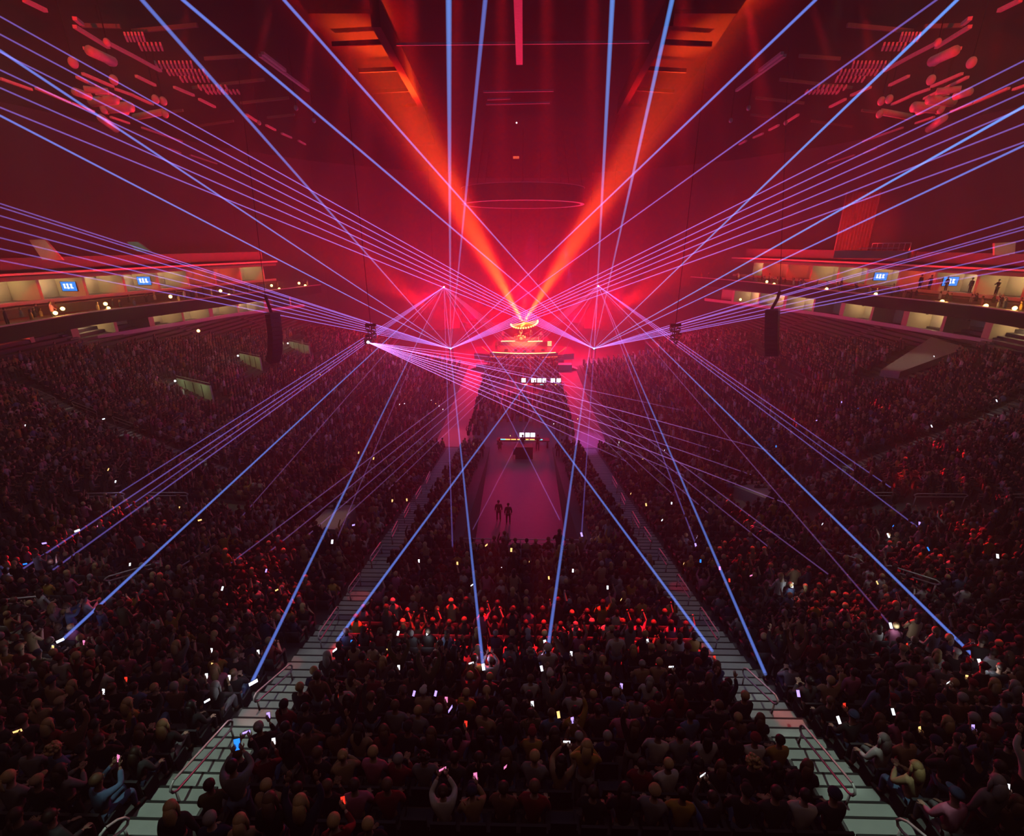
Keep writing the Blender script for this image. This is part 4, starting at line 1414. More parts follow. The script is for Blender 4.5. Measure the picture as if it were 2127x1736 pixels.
for px, sgn, l in ((770, 1, 'cluster of red lit moving lights hanging left of the stage'), (1403, -1, 'cluster of red lit moving lights hanging right of the stage')):
    c = at(px, 676, 45)
    e = empty('light_cluster', c)
    tag(e, l, 'light rig')
    MB().tube([(0, 0, 0.2), (0, 0, 33.5 - c.z)], 0.03, 6).build('cable', M_BLACK, e)
    MB().bar((-0.5, 0, 0.05), (0.5, 0, 0.05), 0.25, 0.25).build('frame', M_BLACK, e)
    for j, (x, z) in enumerate(((-0.4, -0.1), (0.35, -0.25), (-0.1, -0.55), (0.45, -0.75), (-0.35, -0.95), (0.1, -1.3))):
        moving_head(e, Vector((x * 0.8 - sgn * j * 0.03, 0, z)), 0.5 + 0.2 * j)
    MB().tube([(0, 0.15, 0), (-0.1 * sgn, 0.15, -1.6)], 0.06, 6).build('frame', M_BLACK, e)
    lamp('POINT', 'cluster_light', c + Vector((0, -1.2, -0.6)), 14, (1, 0.12, 0.03), None, 0.1)

# ------------------------------------------------------------------ overhead rig
M_TRS = mat('rig_paint', (0.55, 0.52, 0.52), 0.5)
M_TRD = mat('rig_dark', (0.14, 0.13, 0.13), 0.6)
M_GIRD = mat('girder_paint', (0.018, 0.016, 0.016), 0.8, spec=0.1)


def seg(L, z, name, label, cat, w_=0.35, h_=0.35, m=None, group=None, zoff=0):
    for i, (a, b, c, d) in enumerate(L):
        A, B = atz(a, b, z), atz(c, d, z)
        o = MB().bar(A, B, w_, h_).build(name, m or M_TRS)
        tag(o, label % ordn(i + 1) if '%s' in label else label, cat, group)


seg([(779, 28, 882, 222), (1391, 26, 1288, 222)], 31.5, 'roof_girder', 'long red lit girder edging the ceiling opening, %s of two', 'girder', 0.5, 1.2, M_GIRD, group='girders of the ceiling opening')
seg([(1076, -10, 1079, 128)], 31, 'centre_rail', 'red lit rail running along the middle of the ceiling opening', 'rail', 0.42, 0.35)
seg([(820, 92, 1352, 87), (1010, 216, 1142, 213), (1012, 206, 1060, 204), (1004, 190, 1150, 188)], 31.6, 'cross_bar', 'thin red lit bar across the ceiling opening, %s upward from the lowest listed', 'bar', 0.10, 0.14, group='thin cross bars overhead')
seg([(690, 92, 795, 87), (745, 147, 834, 143), (768, 191, 857, 186), (838, 219, 880, 217), (1478, 92, 1376, 87), (1425, 147, 1335, 142), (1400, 190, 1310, 184), (1332, 219, 1290, 216)], 31.2, 'roof_purlin',
    'short purlin spanning beside the ceiling opening, %s along', 'purlin', 0.14, 0.25, M_GIRD, group='purlins beside the opening')
for sg, l in ((-1, 'left'), (1, 'right')):
    m2 = (lambda px: px) if sg < 0 else (lambda px: 2170 - px)
    q = [atz(m2(x), y, 32.6) for x, y in ((640, 28), (776, 28), (880, 222), (905, 300), (830, 300), (770, 222))]
    o = MB().extrude(q, (0, 0, 0.2)).build('ceiling_panel', mat('ceiling_panel', (0.006, 0.0055, 0.0055), 0.9, spec=0.03))
    tag(o, 'broad ceiling panel on the %s of the opening, flooded red' % l, 'ceiling panel')
    m2l = m2
    # duct rods, louvre banks and lamps of the side rigs
    rods = [(155, 38, 170, 50), (155, 55, 225, 98), (222, 88, 280, 118), (280, 118, 333, 147), (176, 100, 232, 135), (172, 153, 235, 180), (160, 160, 250, 205), (0, 163, 65, 186), (75, 183, 145, 213),
            (148, 214, 195, 232), (230, 243, 268, 256), (295, 265, 378, 294), (350, 308, 375, 318), (395, 322, 450, 340), (283, 158, 322, 177), (362, 181, 402, 198), (414, 206, 446, 222), (512, 238, 540, 256), (553, 260, 572, 270),
            (585, 277, 605, 286), (620, 292, 634, 300), (545, 110, 592, 146), (540, 115, 640, 188), (240, 185, 277, 198), (273, 197, 317, 217), (200, 195, 235, 206), (50, 0, 95, 22)]
    for i, (a, b, c_, d_) in enumerate(rods):
        A, B = atz(m2(a), b, 30.5), atz(m2(c_), d_, 30.5)
        o = MB().bar(A, B, 0.20, 0.16).build('rig_bar', M_TRS)
        tag(o, 'short red lit bar of the %s ceiling rig, %s of the set' % (l, ordn(i + 1)), 'rig bar', 'bars of the %s ceiling rig' % l)
    trans = [(275, 65, 410, 52), (170, 53, 250, 55), (425, 122, 510, 116), (400, 182, 550, 165), (500, 214, 600, 203), (555, 244, 612, 238), (400, 263, 485, 251), (270, 243, 380, 229)]
    for i, (a, b, c_, d_) in enumerate(trans):
        o = MB().bar(atz(m2(a), b, 31.5), atz(m2(c_), d_, 31.5), 0.12, 0.2).build('rig_beam_bar', M_TRD)
        o.name = 'cross_tube'
        tag(o, 'dim tube spanning the %s ceiling rig, %s from the top' % (l, ordn(i + 1)), 'tube', 'tubes of the %s ceiling rig' % l)
    ducts = [(155, 190, 185, 200, .5), (190, 212, 240, 207, .6), (215, 225, 272, 222, .7), (185, 105, 235, 128, .5), (210, 245, 240, 268, .6), (280, 243, 340, 232, .45), (175, 185, 225, 190, .4), (235, 222, 262, 232, .5)]
    for i, (a, b, c_, d_, r_) in enumerate(ducts):
        o = MB().tube([atz(m2(a), b, 30.2), atz(m2(c_), d_, 30.2)], r_ * 0.55, 10).build('air_duct', M_TRS, None, True)
        tag(o, 'stubby red lit duct in the %s ceiling rig, %s of its cluster' % (l, ordn(i + 1)), 'duct', 'ducts of the %s ceiling rig' % l)
    louv = [(262, 70, 298, 84), (292, 91, 335, 103), (325, 129, 398, 141), (350, 146, 424, 155), (377, 160, 432, 169), (415, 178, 470, 186), (430, 188, 495, 194)]
    for i, (a, b, c_, d_) in enumerate(louv):
        A, B = atz(m2(a), (b + d_) / 2, 31), atz(m2(c_), (b + d_) / 2, 31)
        W = abs(d_ - b)
        e = empty('louvre_bank', (A + B) / 2)
        tag(e, 'bank of bright red slats in the %s ceiling rig, %s from the top' % (l, ordn(i + 1)), 'louvre', 'louvre banks of the %s ceiling rig' % l)
        o_ = (A + B) / 2
        nb = max(6, int(abs(c_ - a) / 7))
        la = atz(m2(a), b, 31)
        lb = atz(m2(a) + sg * -6, d_, 31)
        dv = (lb - la) * 0.5
        for j in range(nb):
            c0 = A.lerp(B, j / (nb - 1)) - o_
            MB().bar(c0 - dv, c0 + dv, 0.10, 0.18).build('slat', M_TRS, e)
    balls = [(152, 130), (236, 166), (343, 237), (323, 206), (339, 210), (216, 228), (222, 232), (222, 88), (538, 255), (615, 224), (652, 250)]
    for i, (a, b) in enumerate(balls):
        c0 = atz(m2(a), b, 30)
        e = empty('rig_lamp', c0)
        tag(e, 'round red lit lamp in the %s ceiling rig, %s of eleven' % (l, ordn(i + 1)), 'lamp', 'round lamps of the %s ceiling rig' % l)
        rr = 0.26 if i < 6 else 0.17
        MB().ball((0, 0, 0), (rr, rr, rr * 1.2), 12, 8).build('lamp_body', M_TRS, e, True)
        MB().tube([(0, 0, rr), (0, 0, 34 - 30)], 0.03, 6).build('stem', M_BLACK, e)

# raised video drum over the floor
e = empty('video_drum', (0, 80, 25.2))
tag(e, 'big dark ring shaped video board raised to the ceiling', 'video board')
o_ = MB()
for z, r in ((0, 9.4), (2.6, 9.4)): pass
def ring(r0, r1, z0, z1, n=64):
    mb = MB()
    vs = []
    for r, z in ((r0, z0), (r1, z0), (r1, z1), (r0, z1)):
        vs += [(r * math.cos(2 * PI * k / n), r * math.sin(2 * PI * k / n), z) for k in range(n)]
    fs = []
    for j in range(4):
        a, b = j * n, ((j + 1) % 4) * n
        fs += [(a + k, a + (k + 1) % n, b + (k + 1) % n, b + k) for k in range(n)]
    return mb.add(vs, fs)
ring(8.8, 9.2, 0, 2.1).build('screen_band', mat('unlit_screen', (0.02, 0.018, 0.02), 0.35), e)
ring(8.75, 9.28, -0.07, 0.0).build('rim', M_TRS, e)
ring(8.75, 9.28, 2.1, 2.17).build('rim', M_TRS, e)
for k in range(8):
    a = k * PI / 4
    MB().tube([(9 * math.cos(a), 9 * math.sin(a), 2.1), (7.5 * math.cos(a), 7.5 * math.sin(a), 8.7)], 0.03, 6).build('cable', M_BLACK, e)
lamp('POINT', 'ring_light', (0, 80, 24.5), 150, (1, 0.03, 0.03), None, 0.5)
o = MB().ball(at(1073, 255, 60), 0.09, 8, 6).build('pilot_lamp', glow('pilot', (0.75, 0.95, 1.0), 4.0))
MB().tube([at(1073, 255, 60), at(1073, 255, 60) * 1.0 + Vector((0, 0, 34 - at(1073, 255, 60).z))], 0.015, 5).build('wire', M_BLACK, o)
tag(o, 'tiny white lamp under the ceiling above the ring board', 'lamp')
o = MB().box(at(1072, 327, 75), (0.95, 0.1, 0.35)).build('lit_sign', glow('sign_glow', (0.9, 0.12, 0.05), 0.9))
tag(o, 'tiny orange lit box hanging above the ring board', 'sign')

# ------------------------------------------------------------------ stage
def px_y(px, y, z):                    # x of a picture column at world depth y, height z
    d = ray(px, 700)
    t = y * math.cos(PITCH) + (20 - z) * math.sin(PITCH)
    return CAM.x + (R_ * ((px - 1063.5) / FPX) * t + F_ * t).x


GLO = glow('stage_strip_white', (1.0, 0.42, 0.16), 5.0)
GLR = glow('stage_strip_red', (1.0, 0.10, 0.04), 2.2)
M_DECK = mat('stage_deck', (0.20, 0.18, 0.18), 0.4)
M_RISER = mat('stage_riser', (0.16, 0.14, 0.14), 0.5)
e = empty('stage', (0.4, 84, 0))
tag(e, 'red lit concert stage with glowing front edges at the far end', 'stage')
arc = [(x, -0.9 * (1 - (x / 6.0) ** 2)) for x in np.linspace(-6, 6, 13)]
MB().extrude([(x, y, 0) for x, y in arc] + [(6.0, 11, 0), (-6.0, 11, 0)], (0, 0, 1.45)).build('deck', M_DECK, e)
MB().tube([(x * 0.93, y - 0.03, 1.50) for x, y in arc], 0.075, 6).build('edge_light', GLO, e)
for a, b in ((0, 3), (4, 5), (5, 6), (7, 8), (9, 12)):
    MB().tube([(arc[a][0], arc[a][1] - 0.1, 0.75), (arc[b][0], arc[b][1] - 0.1, 0.75)], 0.07, 6).build('kick_light', GLR, e)
MB().box((0, 8.2, 1.85), (9.6, 4.4, 0.8)).build('riser', M_RISER, e)
for a, b in ((-4.3, -1.7), (0.7, 3.5)):
    MB().tube([(a, 5.95, 2.28), (b, 5.95, 2.32)], 0.09, 6).build('riser_light', GLO, e)
for sx in (-1, 1):
    MB().extrude([(sx * 6.0, 0.5, 0), (sx * 9.0, 1.5, 0), (sx * 9.0, 7, 0), (sx * 6.0, 8, 0)], (0, 0, 1.0)).build('wing', M_DECK, e)
    MB().tube([(sx * 6.2, 0.6, 1.3), (sx * 7.6, 2.4, 1.9)], 0.06, 6).build('wing_light', GLR, e)
    for k in range(5):
        MB().box((sx * (6.4 + 0.0 * k), -0.6 - 0.28 * k, 1.2 - 0.25 * k - 0.12), (1.1, 0.3, 0.24)).build('step', M_RISER, e)
O = Vector((0.4, 84, 0))


def stage_person(x, y, z, kind, top, hr, hc, label, rz=PI):
    return person(O + Vector((x, y, z)), rz, kind, top, hr, hc, 'black', 1, label)


stage_person(-5.0, 1.7, 1.45, 'stand_clap', 'tan', 'long', 'blond', 'person playing a guitar at the left of the stage', PI + 0.4)
stage_person(3.2, 6.9, 2.25, 'stand_clap', 'white', 'short', 'brown', 'person bent over keyboards on the riser at right')
stage_person(-4.0, 7.2, 2.25, 'stand_clap', 'grey', 'short', 'black', 'person playing bass on the left of the riser')
stage_person(-0.6, 8.3, 2.45, 'sit_both', 'tan', 'short', 'blond', 'person sitting behind the drum kit')
stage_person(1.3, 8.8, 2.25, 'stand_hang', 'charcoal', 'cap', 'black', 'person standing right behind the drum kit')


def guitar(loc, rz, label, col):
    g = empty('guitar', loc, rz)
    tag(g, label, 'guitar')
    g.rotation_euler = (0, 0.5, rz)
    MB().extrude([(0.20 * math.cos(a) * (1 + .25 * math.cos(2 * a)), 0, 0.15 * math.sin(a)) for a in np.linspace(0, 2 * PI, 16, endpoint=False)], (0, 0.05, 0)).build('body', col, g)
    MB().box((0.48, 0.03, 0), (0.62, 0.03, 0.055)).build('neck', M_BLACK, g)
    MB().box((0.84, 0.03, 0), (0.16, 0.03, 0.085)).build('headstock', M_BLACK, g)
    return g


M_WOODG = mat('guitar_body', (0.55, 0.32, 0.08), 0.3)
guitar(O + Vector((-5.0, 1.35, 2.5)), 0.25, 'guitar held by the player at the stage left edge', M_WOODG)
guitar(O + Vector((-4.0, 6.85, 3.3)), 0.1, 'bass guitar held by the player on the riser', M_WOODG)
M_DRUM = mat('drum_shell', (0.6, 0.5, 0.35), 0.25, 0.4)
M_CYM = mat('cymbal_brass', (0.85, 0.6, 0.25), 0.25, 0.9)
dk = empty('drum_kit', O + Vector((-0.6, 7.5, 2.25)))
tag(dk, 'drum kit glinting gold in the middle of the riser', 'drum kit')
MB().disc((0, -0.1, 0.32), 0.31, (0, 1, 0), 0.42, 20).build('bass_drum', M_DRUM, dk)
for x, y, z, r, h in ((-0.38, 0.1, 0.78, 0.17, 0.22), (0.0, -0.1, 0.85, 0.16, 0.2), (0.42, 0.1, 0.74, 0.18, 0.24), (0.75, 0.45, 0.45, 0.22, 0.4), (-0.65, 0.45, 0.62, 0.18, 0.15)):
    d_ = MB().disc((x, y, z), r, (0, 0.25, 1), h, 16).build('drum', M_DRUM, dk)
    MB().tube([(x, y, z - h / 2), (x, y + 0.1, 0)], 0.015, 5).build('stand', M_STEEL, d_)
for x, y, z, r in ((-0.85, 0.1, 1.15, 0.24), (0.85, 0.1, 1.2, 0.27), (-1.15, 0.5, 0.95, 0.19), (1.25, 0.55, 1.3, 0.25)):
    c_ = MB().lathe((x, y, z), [(0.01, 0.03), (0.06, 0.015), (r, -0.02), (r, -0.025), (0.01, 0.0)], 16).build('cymbal', M_CYM, dk)
    MB().tube([(x, y, z), (x, y, 0)], 0.013, 5).build('stand', M_STEEL, c_)
kb = empty('keyboard_rig', O + Vector((3.2, 6.3, 2.25)))
tag(kb, 'two tier keyboard rig on the right of the riser', 'keyboard')
for z in (0.85, 1.15):
    k_ = MB().box((0, 0.0, z), (1.2, 0.34, 0.1)).build('keyboard', M_BLACK, kb)
    MB().box((0, -0.08, z + 0.055), (1.05, 0.14, 0.02)).build('keys', mat('piano_keys', (0.8, 0.78, 0.7), 0.4), k_)
for x in (-0.5, 0.5): MB().tube([(x, 0.2, 0), (x, -0.1, 1.1)], 0.03, 6).build('leg', M_STEEL, kb)
for x in (-0.45, 0.5): MB().tube([(x, -0.2, 0), (x, 0.2, 1.1)], 0.03, 6).build('leg', M_STEEL, kb)
rk = empty('equipment_rack', O + Vector((4.75, 5.2, 1.45)))
tag(rk, 'rack of small lit devices at the right of the stage', 'equipment rack')
MB().box((0, 0, 0.55), (0.9, 0.6, 1.1)).build('case', M_DECK, rk)
for z in (0.25, 0.5, 0.75, 1.0): MB().box((0, -0.31, z), (0.75, 0.02, 0.1)).build('display', GLO, rk)
for i, (x, y) in enumerate(((-1.5, 0.9), (0.1, 0.2), (1.6, 0.8), (-3.2, 0.9), (3.4, 1.1))):
    m_ = empty('stage_monitor', O + Vector((x, y, 1.45)))
    tag(m_, 'wedge monitor speaker on the stage front, %s from the left' % ordn((4, 1, 3, 5, 2)[i] if False else (2, 3, 4, 1, 5)[i]), 'monitor speaker', 'wedge monitors on the stage front')
    MB().extrude([(-0.3, 0, 0), (-0.3, 0.4, 0), (-0.3, 0.35, 0.32), (-0.3, 0.12, 0.38)], (0.6, 0, 0)).build('cabinet', M_RISER, m_)
    MB().box((0, 0.41, 0.16), (0.5, 0.02, 0.22)).build('grille', M_BLACK, m_)
for i, (px, sx) in enumerate(((1003, -1), (1172, 1))):
    x = px_y(px, 78, 0.5)
    b_ = empty('side_platform', (x, 78, 0))
    tag(b_, 'low red lit side platform %s of the stage front' % ('left', 'right')[i], 'platform')
    MB().box((0, 0, 0.45), (2.3, 1.4, 0.9)).build('platform', M_LEDGE, b_)
    for k in range(3): MB().box((sx * (1.35 + 0.3 * k), 0, 0.36 - 0.13 * k), (0.3, 1.3, 0.14)).build('step', M_LEDGE, b_)
    MB().tube([(-1.1, -0.65, 0.9), (-1.1, -0.65, 1.8), (1.1, -0.65, 1.8), (1.1, -0.65, 0.9)], 0.03, 6).build('side_rail', M_STEEL, b_)
lamp('SPOT', 'stage_front_light', (0, 70, 14), 9e3, (1, 0.10, 0.04), (0.3, 86, 2), 0.3, 30, 0.8)
lamp('SPOT', 'stage_key_light', (0.3, 78, 12), 8e4, (1, 0.40, 0.12), (0.3, 90, 3.5), 0.3, 26, 0.9)

# lamp ring over the stage
pc = at(1089, 669, 88)
e = empty('lamp_ring', pc)
tag(e, 'hanging ring of yellow lamps whose beams meet above the stage', 'light ring')
RP = [Vector((2.45 * math.cos(a), -2.0 * math.sin(a) * 0.55 - 0.3, 1.25 * math.sin(a) * 1.0)) for a in np.linspace(0, 2 * PI, 40, endpoint=False)]
RP = [Vector((2.45 * math.cos(a), 2.2 * math.sin(a), 0.65 * math.sin(a) - 0.05 + 0.25 * math.cos(a))) for a in np.linspace(0, 2 * PI, 40, endpoint=False)]
MB().tube(RP + [RP[0]], 0.09, 6, cap=False).build('truss_ring', M_DARK, e)
M_CONE = beam_mat('lamp_beam_light', (1.0, 0.35, 0.03), 1.2, 0.8, 1.0)
cone_me = MB().tube([(0, 0, 0), (0, 0, 1)], 1.0, 10, cap=False).mesh('beam', M_CONE, True)
ap = V0 - pc
for i, a in enumerate(np.linspace(math.radians(188), math.radians(366), 17)):
    q = Vector((2.45 * math.cos(a), 2.2 * math.sin(a), 0.65 * math.sin(a) - 0.05 + 0.25 * math.cos(a)))
    b_ = MB().disc(q, 0.16, (0, 0.3, 1), 0.2, 10).build('lamp', M_BLACK, e)
    MB().ball(q + Vector((0, -0.12, 0.02)), 0.15, 10, 7).build('bulb', glow('ring_bulb', (1.0, 0.50, 0.10), 7.0), b_)
    c_ = bpy.data.objects.new('shaft', cone_me)
    C.objects.link(c_)
    c_.parent = b_
    d = ap - q
    c_.location = q
    c_.rotation_euler = d.to_track_quat('Z', 'Y').to_euler()
    c_.scale = (0.07, 0.07, d.length)
for s in (-1, 1): MB().tube([(s * 2.4, 0, 0), (s * 2.4, 0, 34 - pc.z)], 0.03, 6).build('cable', M_BLACK, e)
# short trusses that carry the upper laser heads
for k, l in (('UL', 'left'), ('UR', 'right')):
    S = SRC[k][0]
    t_ = empty('laser_truss', S + Vector((0, 0.5, 0.5)))
    tag(t_, 'dark hanging truss carrying the upper %s laser head' % l, 'truss')
    for a, b in ((-0.2, -0.2), (0.2, -0.2), (-0.2, 0.2), (0.2, 0.2)):
        MB().tube([(-2, a, b), (2, a, b)], 0.04, 6).build('chord', M_DARK, t_)
    for x in (-1.8, 1.8): MB().tube([(x, 0, 0), (x, 0, 33.3 - S.z)], 0.03, 6).build('cable', M_BLACK, t_)
for k, l in (('LL', 'left'), ('LR', 'right')):
    S = SRC[k][0]
    t_ = empty('laser_stand', (S.x, S.y + 0.45, 0))
    tag(t_, 'dark tower under the lower %s laser head' % l, 'tower')
    for a, b in ((-0.3, -0.2), (0.3, -0.2), (-0.3, 0.2), (0.3, 0.2)):
        MB().tube([(a, b, 0), (a, b, S.z - 0.21)], 0.04, 6).build('leg', M_DARK, t_)
    MB().box((0, 0, S.z - 0.24), (0.9, 0.7, 0.06)).build('platform', M_DARK, t_)

# ------------------------------------------------------------------ mixing desks
SCRW = glow('desk_screen', (0.75, 0.88, 1.0), 3.0)
SCRY = glow('desk_lights', (1.0, 0.62, 0.12), 2.5)
SCRC = glow('desk_cyan', (0.1, 0.75, 1.0), 2.5)
M_CASE = mat('flight_case', (0.02, 0.02, 0.022), 0.5)


def desk(x0, y0, wdt, label, screens, rows_):
    e = empty('mixing_desk', (x0, y0, 0))
    tag(e, label, 'mixing desk', 'mixing desks on the floor')
    MB().box((0, 0, 0.78), (wdt, 0.85, 0.10)).build('console', M_CASE, e)
    for x in (-wdt / 2 + .2, 0, wdt / 2 - .2): MB().box((x, 0, 0.36), (0.14, 0.7, 0.74)).build('leg', M_CASE, e)
    for (x, sw, sh, z) in screens:
        s_ = MB().box((x, 0.3, z), (sw + 0.06, 0.05, sh + 0.06)).build('monitor', M_TVB, e)
        MB().box((x, 0.268, z), (sw, 0.012, sh)).build('screen', SCRW, s_)
        MB().tube([(x, 0.32, z - sh / 2), (x, 0.32, 0.82)], 0.03, 6).build('stand', M_CASE, s_)
    for x, m_ in rows_:
        MB().box((x, -0.12, 0.85), (0.5, 0.14, 0.03)).build('fader_lights', m_, e)
    return e


d1y = 45.8
d1x = px_y(1087, d1y, 0.8)
desk(d1x, d1y, 5.4, 'near mixing desk with three white monitors on the walkway floor', [(px_y(p_, d1y, 1.2) - d1x, 0.46, 0.46, 1.2) for p_ in (1084, 1096, 1107)],
     [(px_y(1045, d1y, .8) - d1x, SCRC), (px_y(1055, d1y, .8) - d1x, SCRY), (px_y(1067, d1y, .8) - d1x, SCRY), (px_y(1080, d1y, .8) - d1x, SCRY), (px_y(1093, d1y, .8) - d1x, SCRY), (px_y(1106, d1y, .8) - d1x, SCRY), (px_y(1122, d1y, .8) - d1x, SCRC)])
d2y = 66.0
d2x = px_y(1127, d2y, 0.8)
desk(d2x, d2y, 5.9, 'far mixing desk with rows of white monitors amid the floor crowd', [(px_y(p_, d2y, 1.35) - d2x, w_, 0.6, 1.35) for p_, w_ in ((1087, .6), (1108, .7), (1120, .6), (1130, .5), (1148, .6), (1160, .6))],
     [(px_y(1092, d2y, .8) - d2x, SCRY), (px_y(1125, d2y, .8) - d2x, SCRC), (px_y(1152, d2y, .8) - d2x, SCRY)])
for px, y, l, kd in ((1038, 44.4, 'technician in black seated left of the near mixing desk', 'sit_rest'), (1086, 44.6, 'technician in black at the middle of the near mixing desk', 'stand_clap'), (1117, 44.7, 'technician in black right of the near mixing desk', 'stand_clap'),
                     (1110, 64.8, 'technician silhouetted left at the far mixing desk', 'stand_clap'), (1131, 64.6, 'technician in red and white at the far mixing desk', 'stand_clap')):
    person((px_y(px, y, 1), y, 0.0 if kd != 'sit_rest' else 0.05), 0, kd, 'dark red' if 'red' in l else 'black', 'short', 'dark brown', 'black', 0, l)
MB2 = empty('flight_case', (px_y(1089, 43.2, 0.5), 43.2, 0))
tag(MB2, 'big black flight case before the near mixing desk', 'flight case')
MB().box((0, 0, 0.6), (1.7, 0.9, 1.2)).build('body', M_CASE, MB2)
MB().box((0, 0, 1.23), (1.74, 0.94, 0.06)).build('lid', M_DARK, MB2)
MB3 = empty('office_chair', (px_y(1071, 43.0, 0.5), 43.0, 0))
tag(MB3, 'small black chair left of the flight case', 'chair')
MB().box((0, 0, 0.48), (0.46, 0.46, 0.08)).build('seat', M_CASE, MB3)
MB().box((0, -0.22, 0.82), (0.44, 0.06, 0.55)).build('backrest', M_CASE, MB3)
for a in range(4): MB().tube([(0.2 * (1 if a % 2 else -1), 0.2 * (1 if a // 2 else -1), 0.46), (0.22 * (1 if a % 2 else -1), 0.22 * (1 if a // 2 else -1), 0)], 0.02, 6).build('leg', M_STEEL, MB3)
# guards standing on the walkway, and folk at the mouths of the floor aisles
for px, y, l in ((1037, 31.6, 'dark silhouetted person standing left on the central walkway'), (1057, 31.2, 'dark silhouetted person standing right of another on the central walkway')):
    person((px_y(px, y, 1), y, 0), 0.1, 'stand_hang', 'black', 'short', 'black', 'black', 3, l)
for px, y, l, tp_ in ((993, 42.2, 'person in black standing left where the walkway widens', 'black'), (1001, 41.2, 'person in dark red standing at the walkway left corner', 'dark red'), (1159, 41.8, 'person with dark hair standing at the walkway right corner', 'black'), (1177, 43.5, 'person in charcoal standing in the right floor aisle', 'charcoal')):
    person((px_y(px, y, 1), y, hz(px_y(px, y, 1), y)), 0.0, 'stand_hang', tp_, 'long', 'black', 'black', 0, l)

for px, py, tp_, hr_, hc_, l, kd, rz in ((118, 1292, 'grey', 'long', 'blond', 'brightly lit blond person in grey leaning over in the left stand', 'stand_clap', -1.2), (150, 1300, 'denim blue', 'short', 'brown', 'brightly lit person in light blue bending beside the blond one', 'stand_hold', -0.9),
                                    (185, 1278, 'white', 'curly', 'dark brown', 'brightly lit person in white with curly hair in the left stand', 'stand_clap', -0.7), (215, 1296, 'denim blue', 'ponytail', 'brown', 'lit person in denim behind the one in white', 'stand_hang', -0.5)):
    q = onst(px, py, 1.0)
    person((q.x, q.y, hz(q.x, q.y) + 0.005), rz, kd, tp_, hr_, hc_, 'denim blue', 1, l)
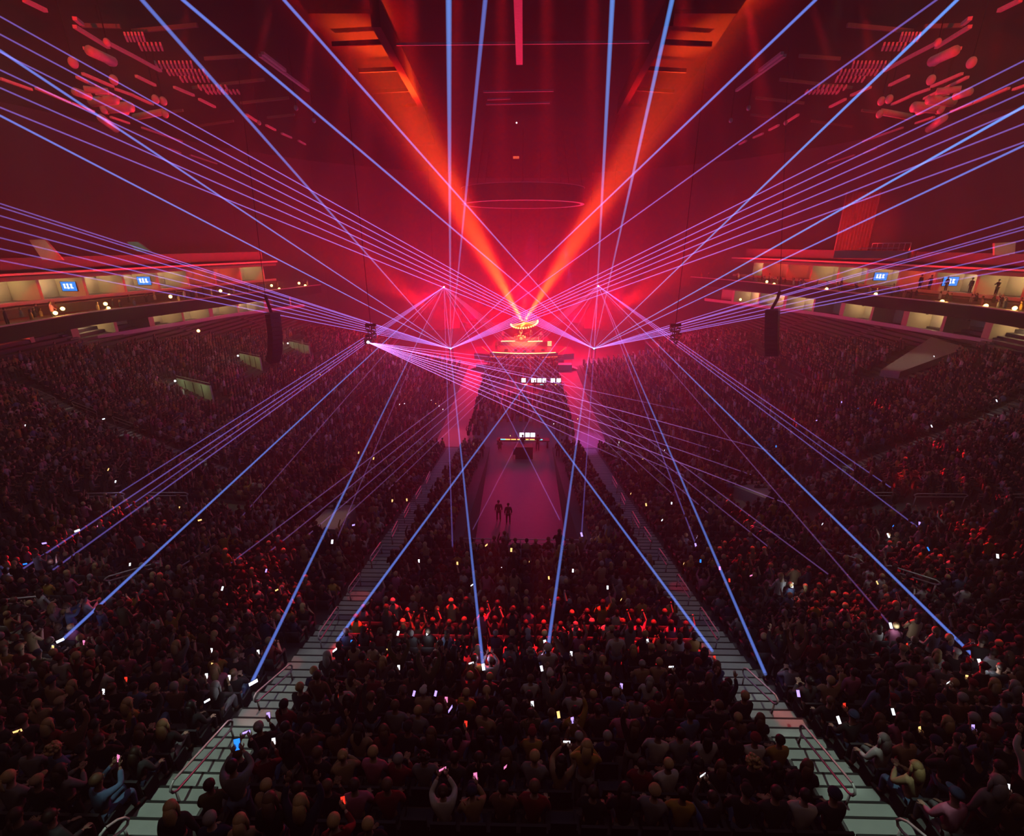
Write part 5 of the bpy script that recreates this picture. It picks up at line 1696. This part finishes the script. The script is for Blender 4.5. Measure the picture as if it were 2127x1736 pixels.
# ------------------------------------------------------------------ phones glowing over the mass; some stand for bright spots where lasers land
PHL = [(890, 1313, 'white', 1.9), (827, 1315, 'white', 1.0), (125, 1330, 'white', 1.3), (526, 1417, 'white', 1.5), (470, 1675, 'blue', 0), (1004, 1385, 'white', 1.2), (935, 1472, 'violet', 1.2), (1160, 1484, 'warm', 1.0), (1052, 1590, 'pink', 1.0),
      (1658, 1440, 'violet', 1.1), (2035, 1376, 'white', 1.4), (1850, 1299, 'white', 1.3), (1645, 1215, 'white', 1.4), (1730, 1250, 'white', 1.2), (695, 1350, 'white', 1.0), (730, 1333, 'blue', 0.8), (1132, 1335, 'white', 1.2), (1125, 1388, 'white', 1.0),
      (462, 1222, 'white', 1.1), (553, 1185, 'violet', 1.0), (92, 1128, 'violet', 1.0), (30, 1163, 'violet', 1.0), (52, 1171, 'blue', 1.0), (205, 1090, 'pink', 1.2), (160, 1102, 'white', 1.2), (75, 1157, 'white', 1.0), (270, 1172, 'white', .9),
      (1748, 835, 'violet', 1.0), (1782, 848, 'blue', 1.0), (1612, 927, 'blue', 1.0), (1605, 890, 'blue', 1.0), (1935, 885, 'white', 1.2), (2070, 832, 'white', 1.4), (1696, 873, 'violet', 1.0), (1855, 1092, 'blue', 1.0), (1845, 1112, 'white', 1.3),
      (1910, 1087, 'violet', 1.0), (1708, 1088, 'white', 1.0), (2060, 1065, 'blue', 1.0), (2072, 1155, 'white', 1.1), (2045, 997, 'blue', 1.0), (1928, 1140, 'blue', 1.0), (992, 920, 'warm', 1.3), (1208, 1110, 'violet', 1.3), (1375, 1080, 'white', 1.0),
      (1445, 1132, 'violet', 1.0), (1380, 935, 'white', 1.0), (1335, 955, 'warm', 1.0), (1285, 918, 'white', 1.4), (1310, 1025, 'warm', 1.0), (1342, 1048, 'warm', 1.0), (1395, 1045, 'white', .8), (1010, 1132, 'warm', 1.0), (1062, 1142, 'warm', 1.0),
      (905, 838, 'warm', .8), (912, 843, 'white', .8), (920, 850, 'white', .8), (896, 831, 'white', .8), (840, 838, 'white', .8), (830, 840, 'white', .8), (1040, 1180, 'white', 1.0), (950, 1170, 'warm', 1.0), (870, 1165, 'white', 1.0), (980, 1215, 'white', .9),
      (1100, 1165, 'warm', 1.0), (1140, 1200, 'warm', .9), (1262, 1220, 'white', 1.0), (1312, 1208, 'warm', .9), (1190, 1185, 'white', 1.0), (1290, 1245, 'warm', .9), (215, 870, 'white', 1.0), (52, 884, 'white', 1.0), (225, 975, 'warm', 1.0), (240, 1000, 'white', .9),
      (415, 1080, 'warm', 1.0), (372, 1055, 'warm', 1.0), (690, 1125, 'white', 1.1), (735, 1090, 'violet', 1.0), (815, 1040, 'warm', 1.0), (845, 1038, 'warm', .9), (745, 940, 'warm', 1.1), (776, 952, 'warm', 1.2), (1495, 1180, 'pink', 1.1), (1560, 1195, 'pink', 1.0),
      (1420, 1170, 'warm', 1.0), (1455, 1165, 'blue', 1.0), (1200, 870, 'warm', .9), (1150, 880, 'white', .9), (1060, 905, 'warm', .8), (1515, 1205, 'red', 1.0), (1940, 740, 'white', .9), (1725, 775, 'white', .8), (1822, 1210, 'warm', 1.0), (575, 1225, 'warm', .9),
      (1742, 1495, 'white', 1.1), (1855, 1478, 'white', 1.0), (860, 1440, 'violet', .9), (905, 1440, 'violet', .9), (430, 1455, 'white', .9), (2080, 1195, 'red', 1.0), (640, 760, 'white', .8), (665, 778, 'warm', .8), (1490, 705, 'white', .8)]
zone = lambda px, py: ('far ' if py < 1000 else 'middle ' if py < 1300 else 'near ') + ('left block' if px < 700 else 'centre block' if px < 1400 else 'right block')
cz = {}
for px, py, col, sc in PHL:
    if sc == 0: continue
    p = onst(px, py, 1.25)
    zn = zone(px, py)
    cz[(zn, col)] = cz.get((zn, col), 0) + 1
    t = proj(p)[2]
    s = sc * (1.0 if t < 22 else 1.25)
    o = phone(p, (-0.75, 0 if rnd.random() < .6 else PI / 2, rnd.uniform(-.4, .4)), col, '%s phone screen lit over the %s crowd, %s of its colour there' % (col, zn, ordn(cz[(zn, col)])), scale=min(s, 1.5))
    if sc >= 1.3:
        lamp('POINT', 'phone_glow', p + Vector((0, -0.25, 0.1)), 2.5 * sc, {'white': (.85, .92, 1), 'blue': (.1, .3, 1), 'violet': (.5, .4, 1), 'pink': (1, .2, .5), 'warm': (1, .6, .25), 'red': (1, .1, .1)}[col], None, 0.05)
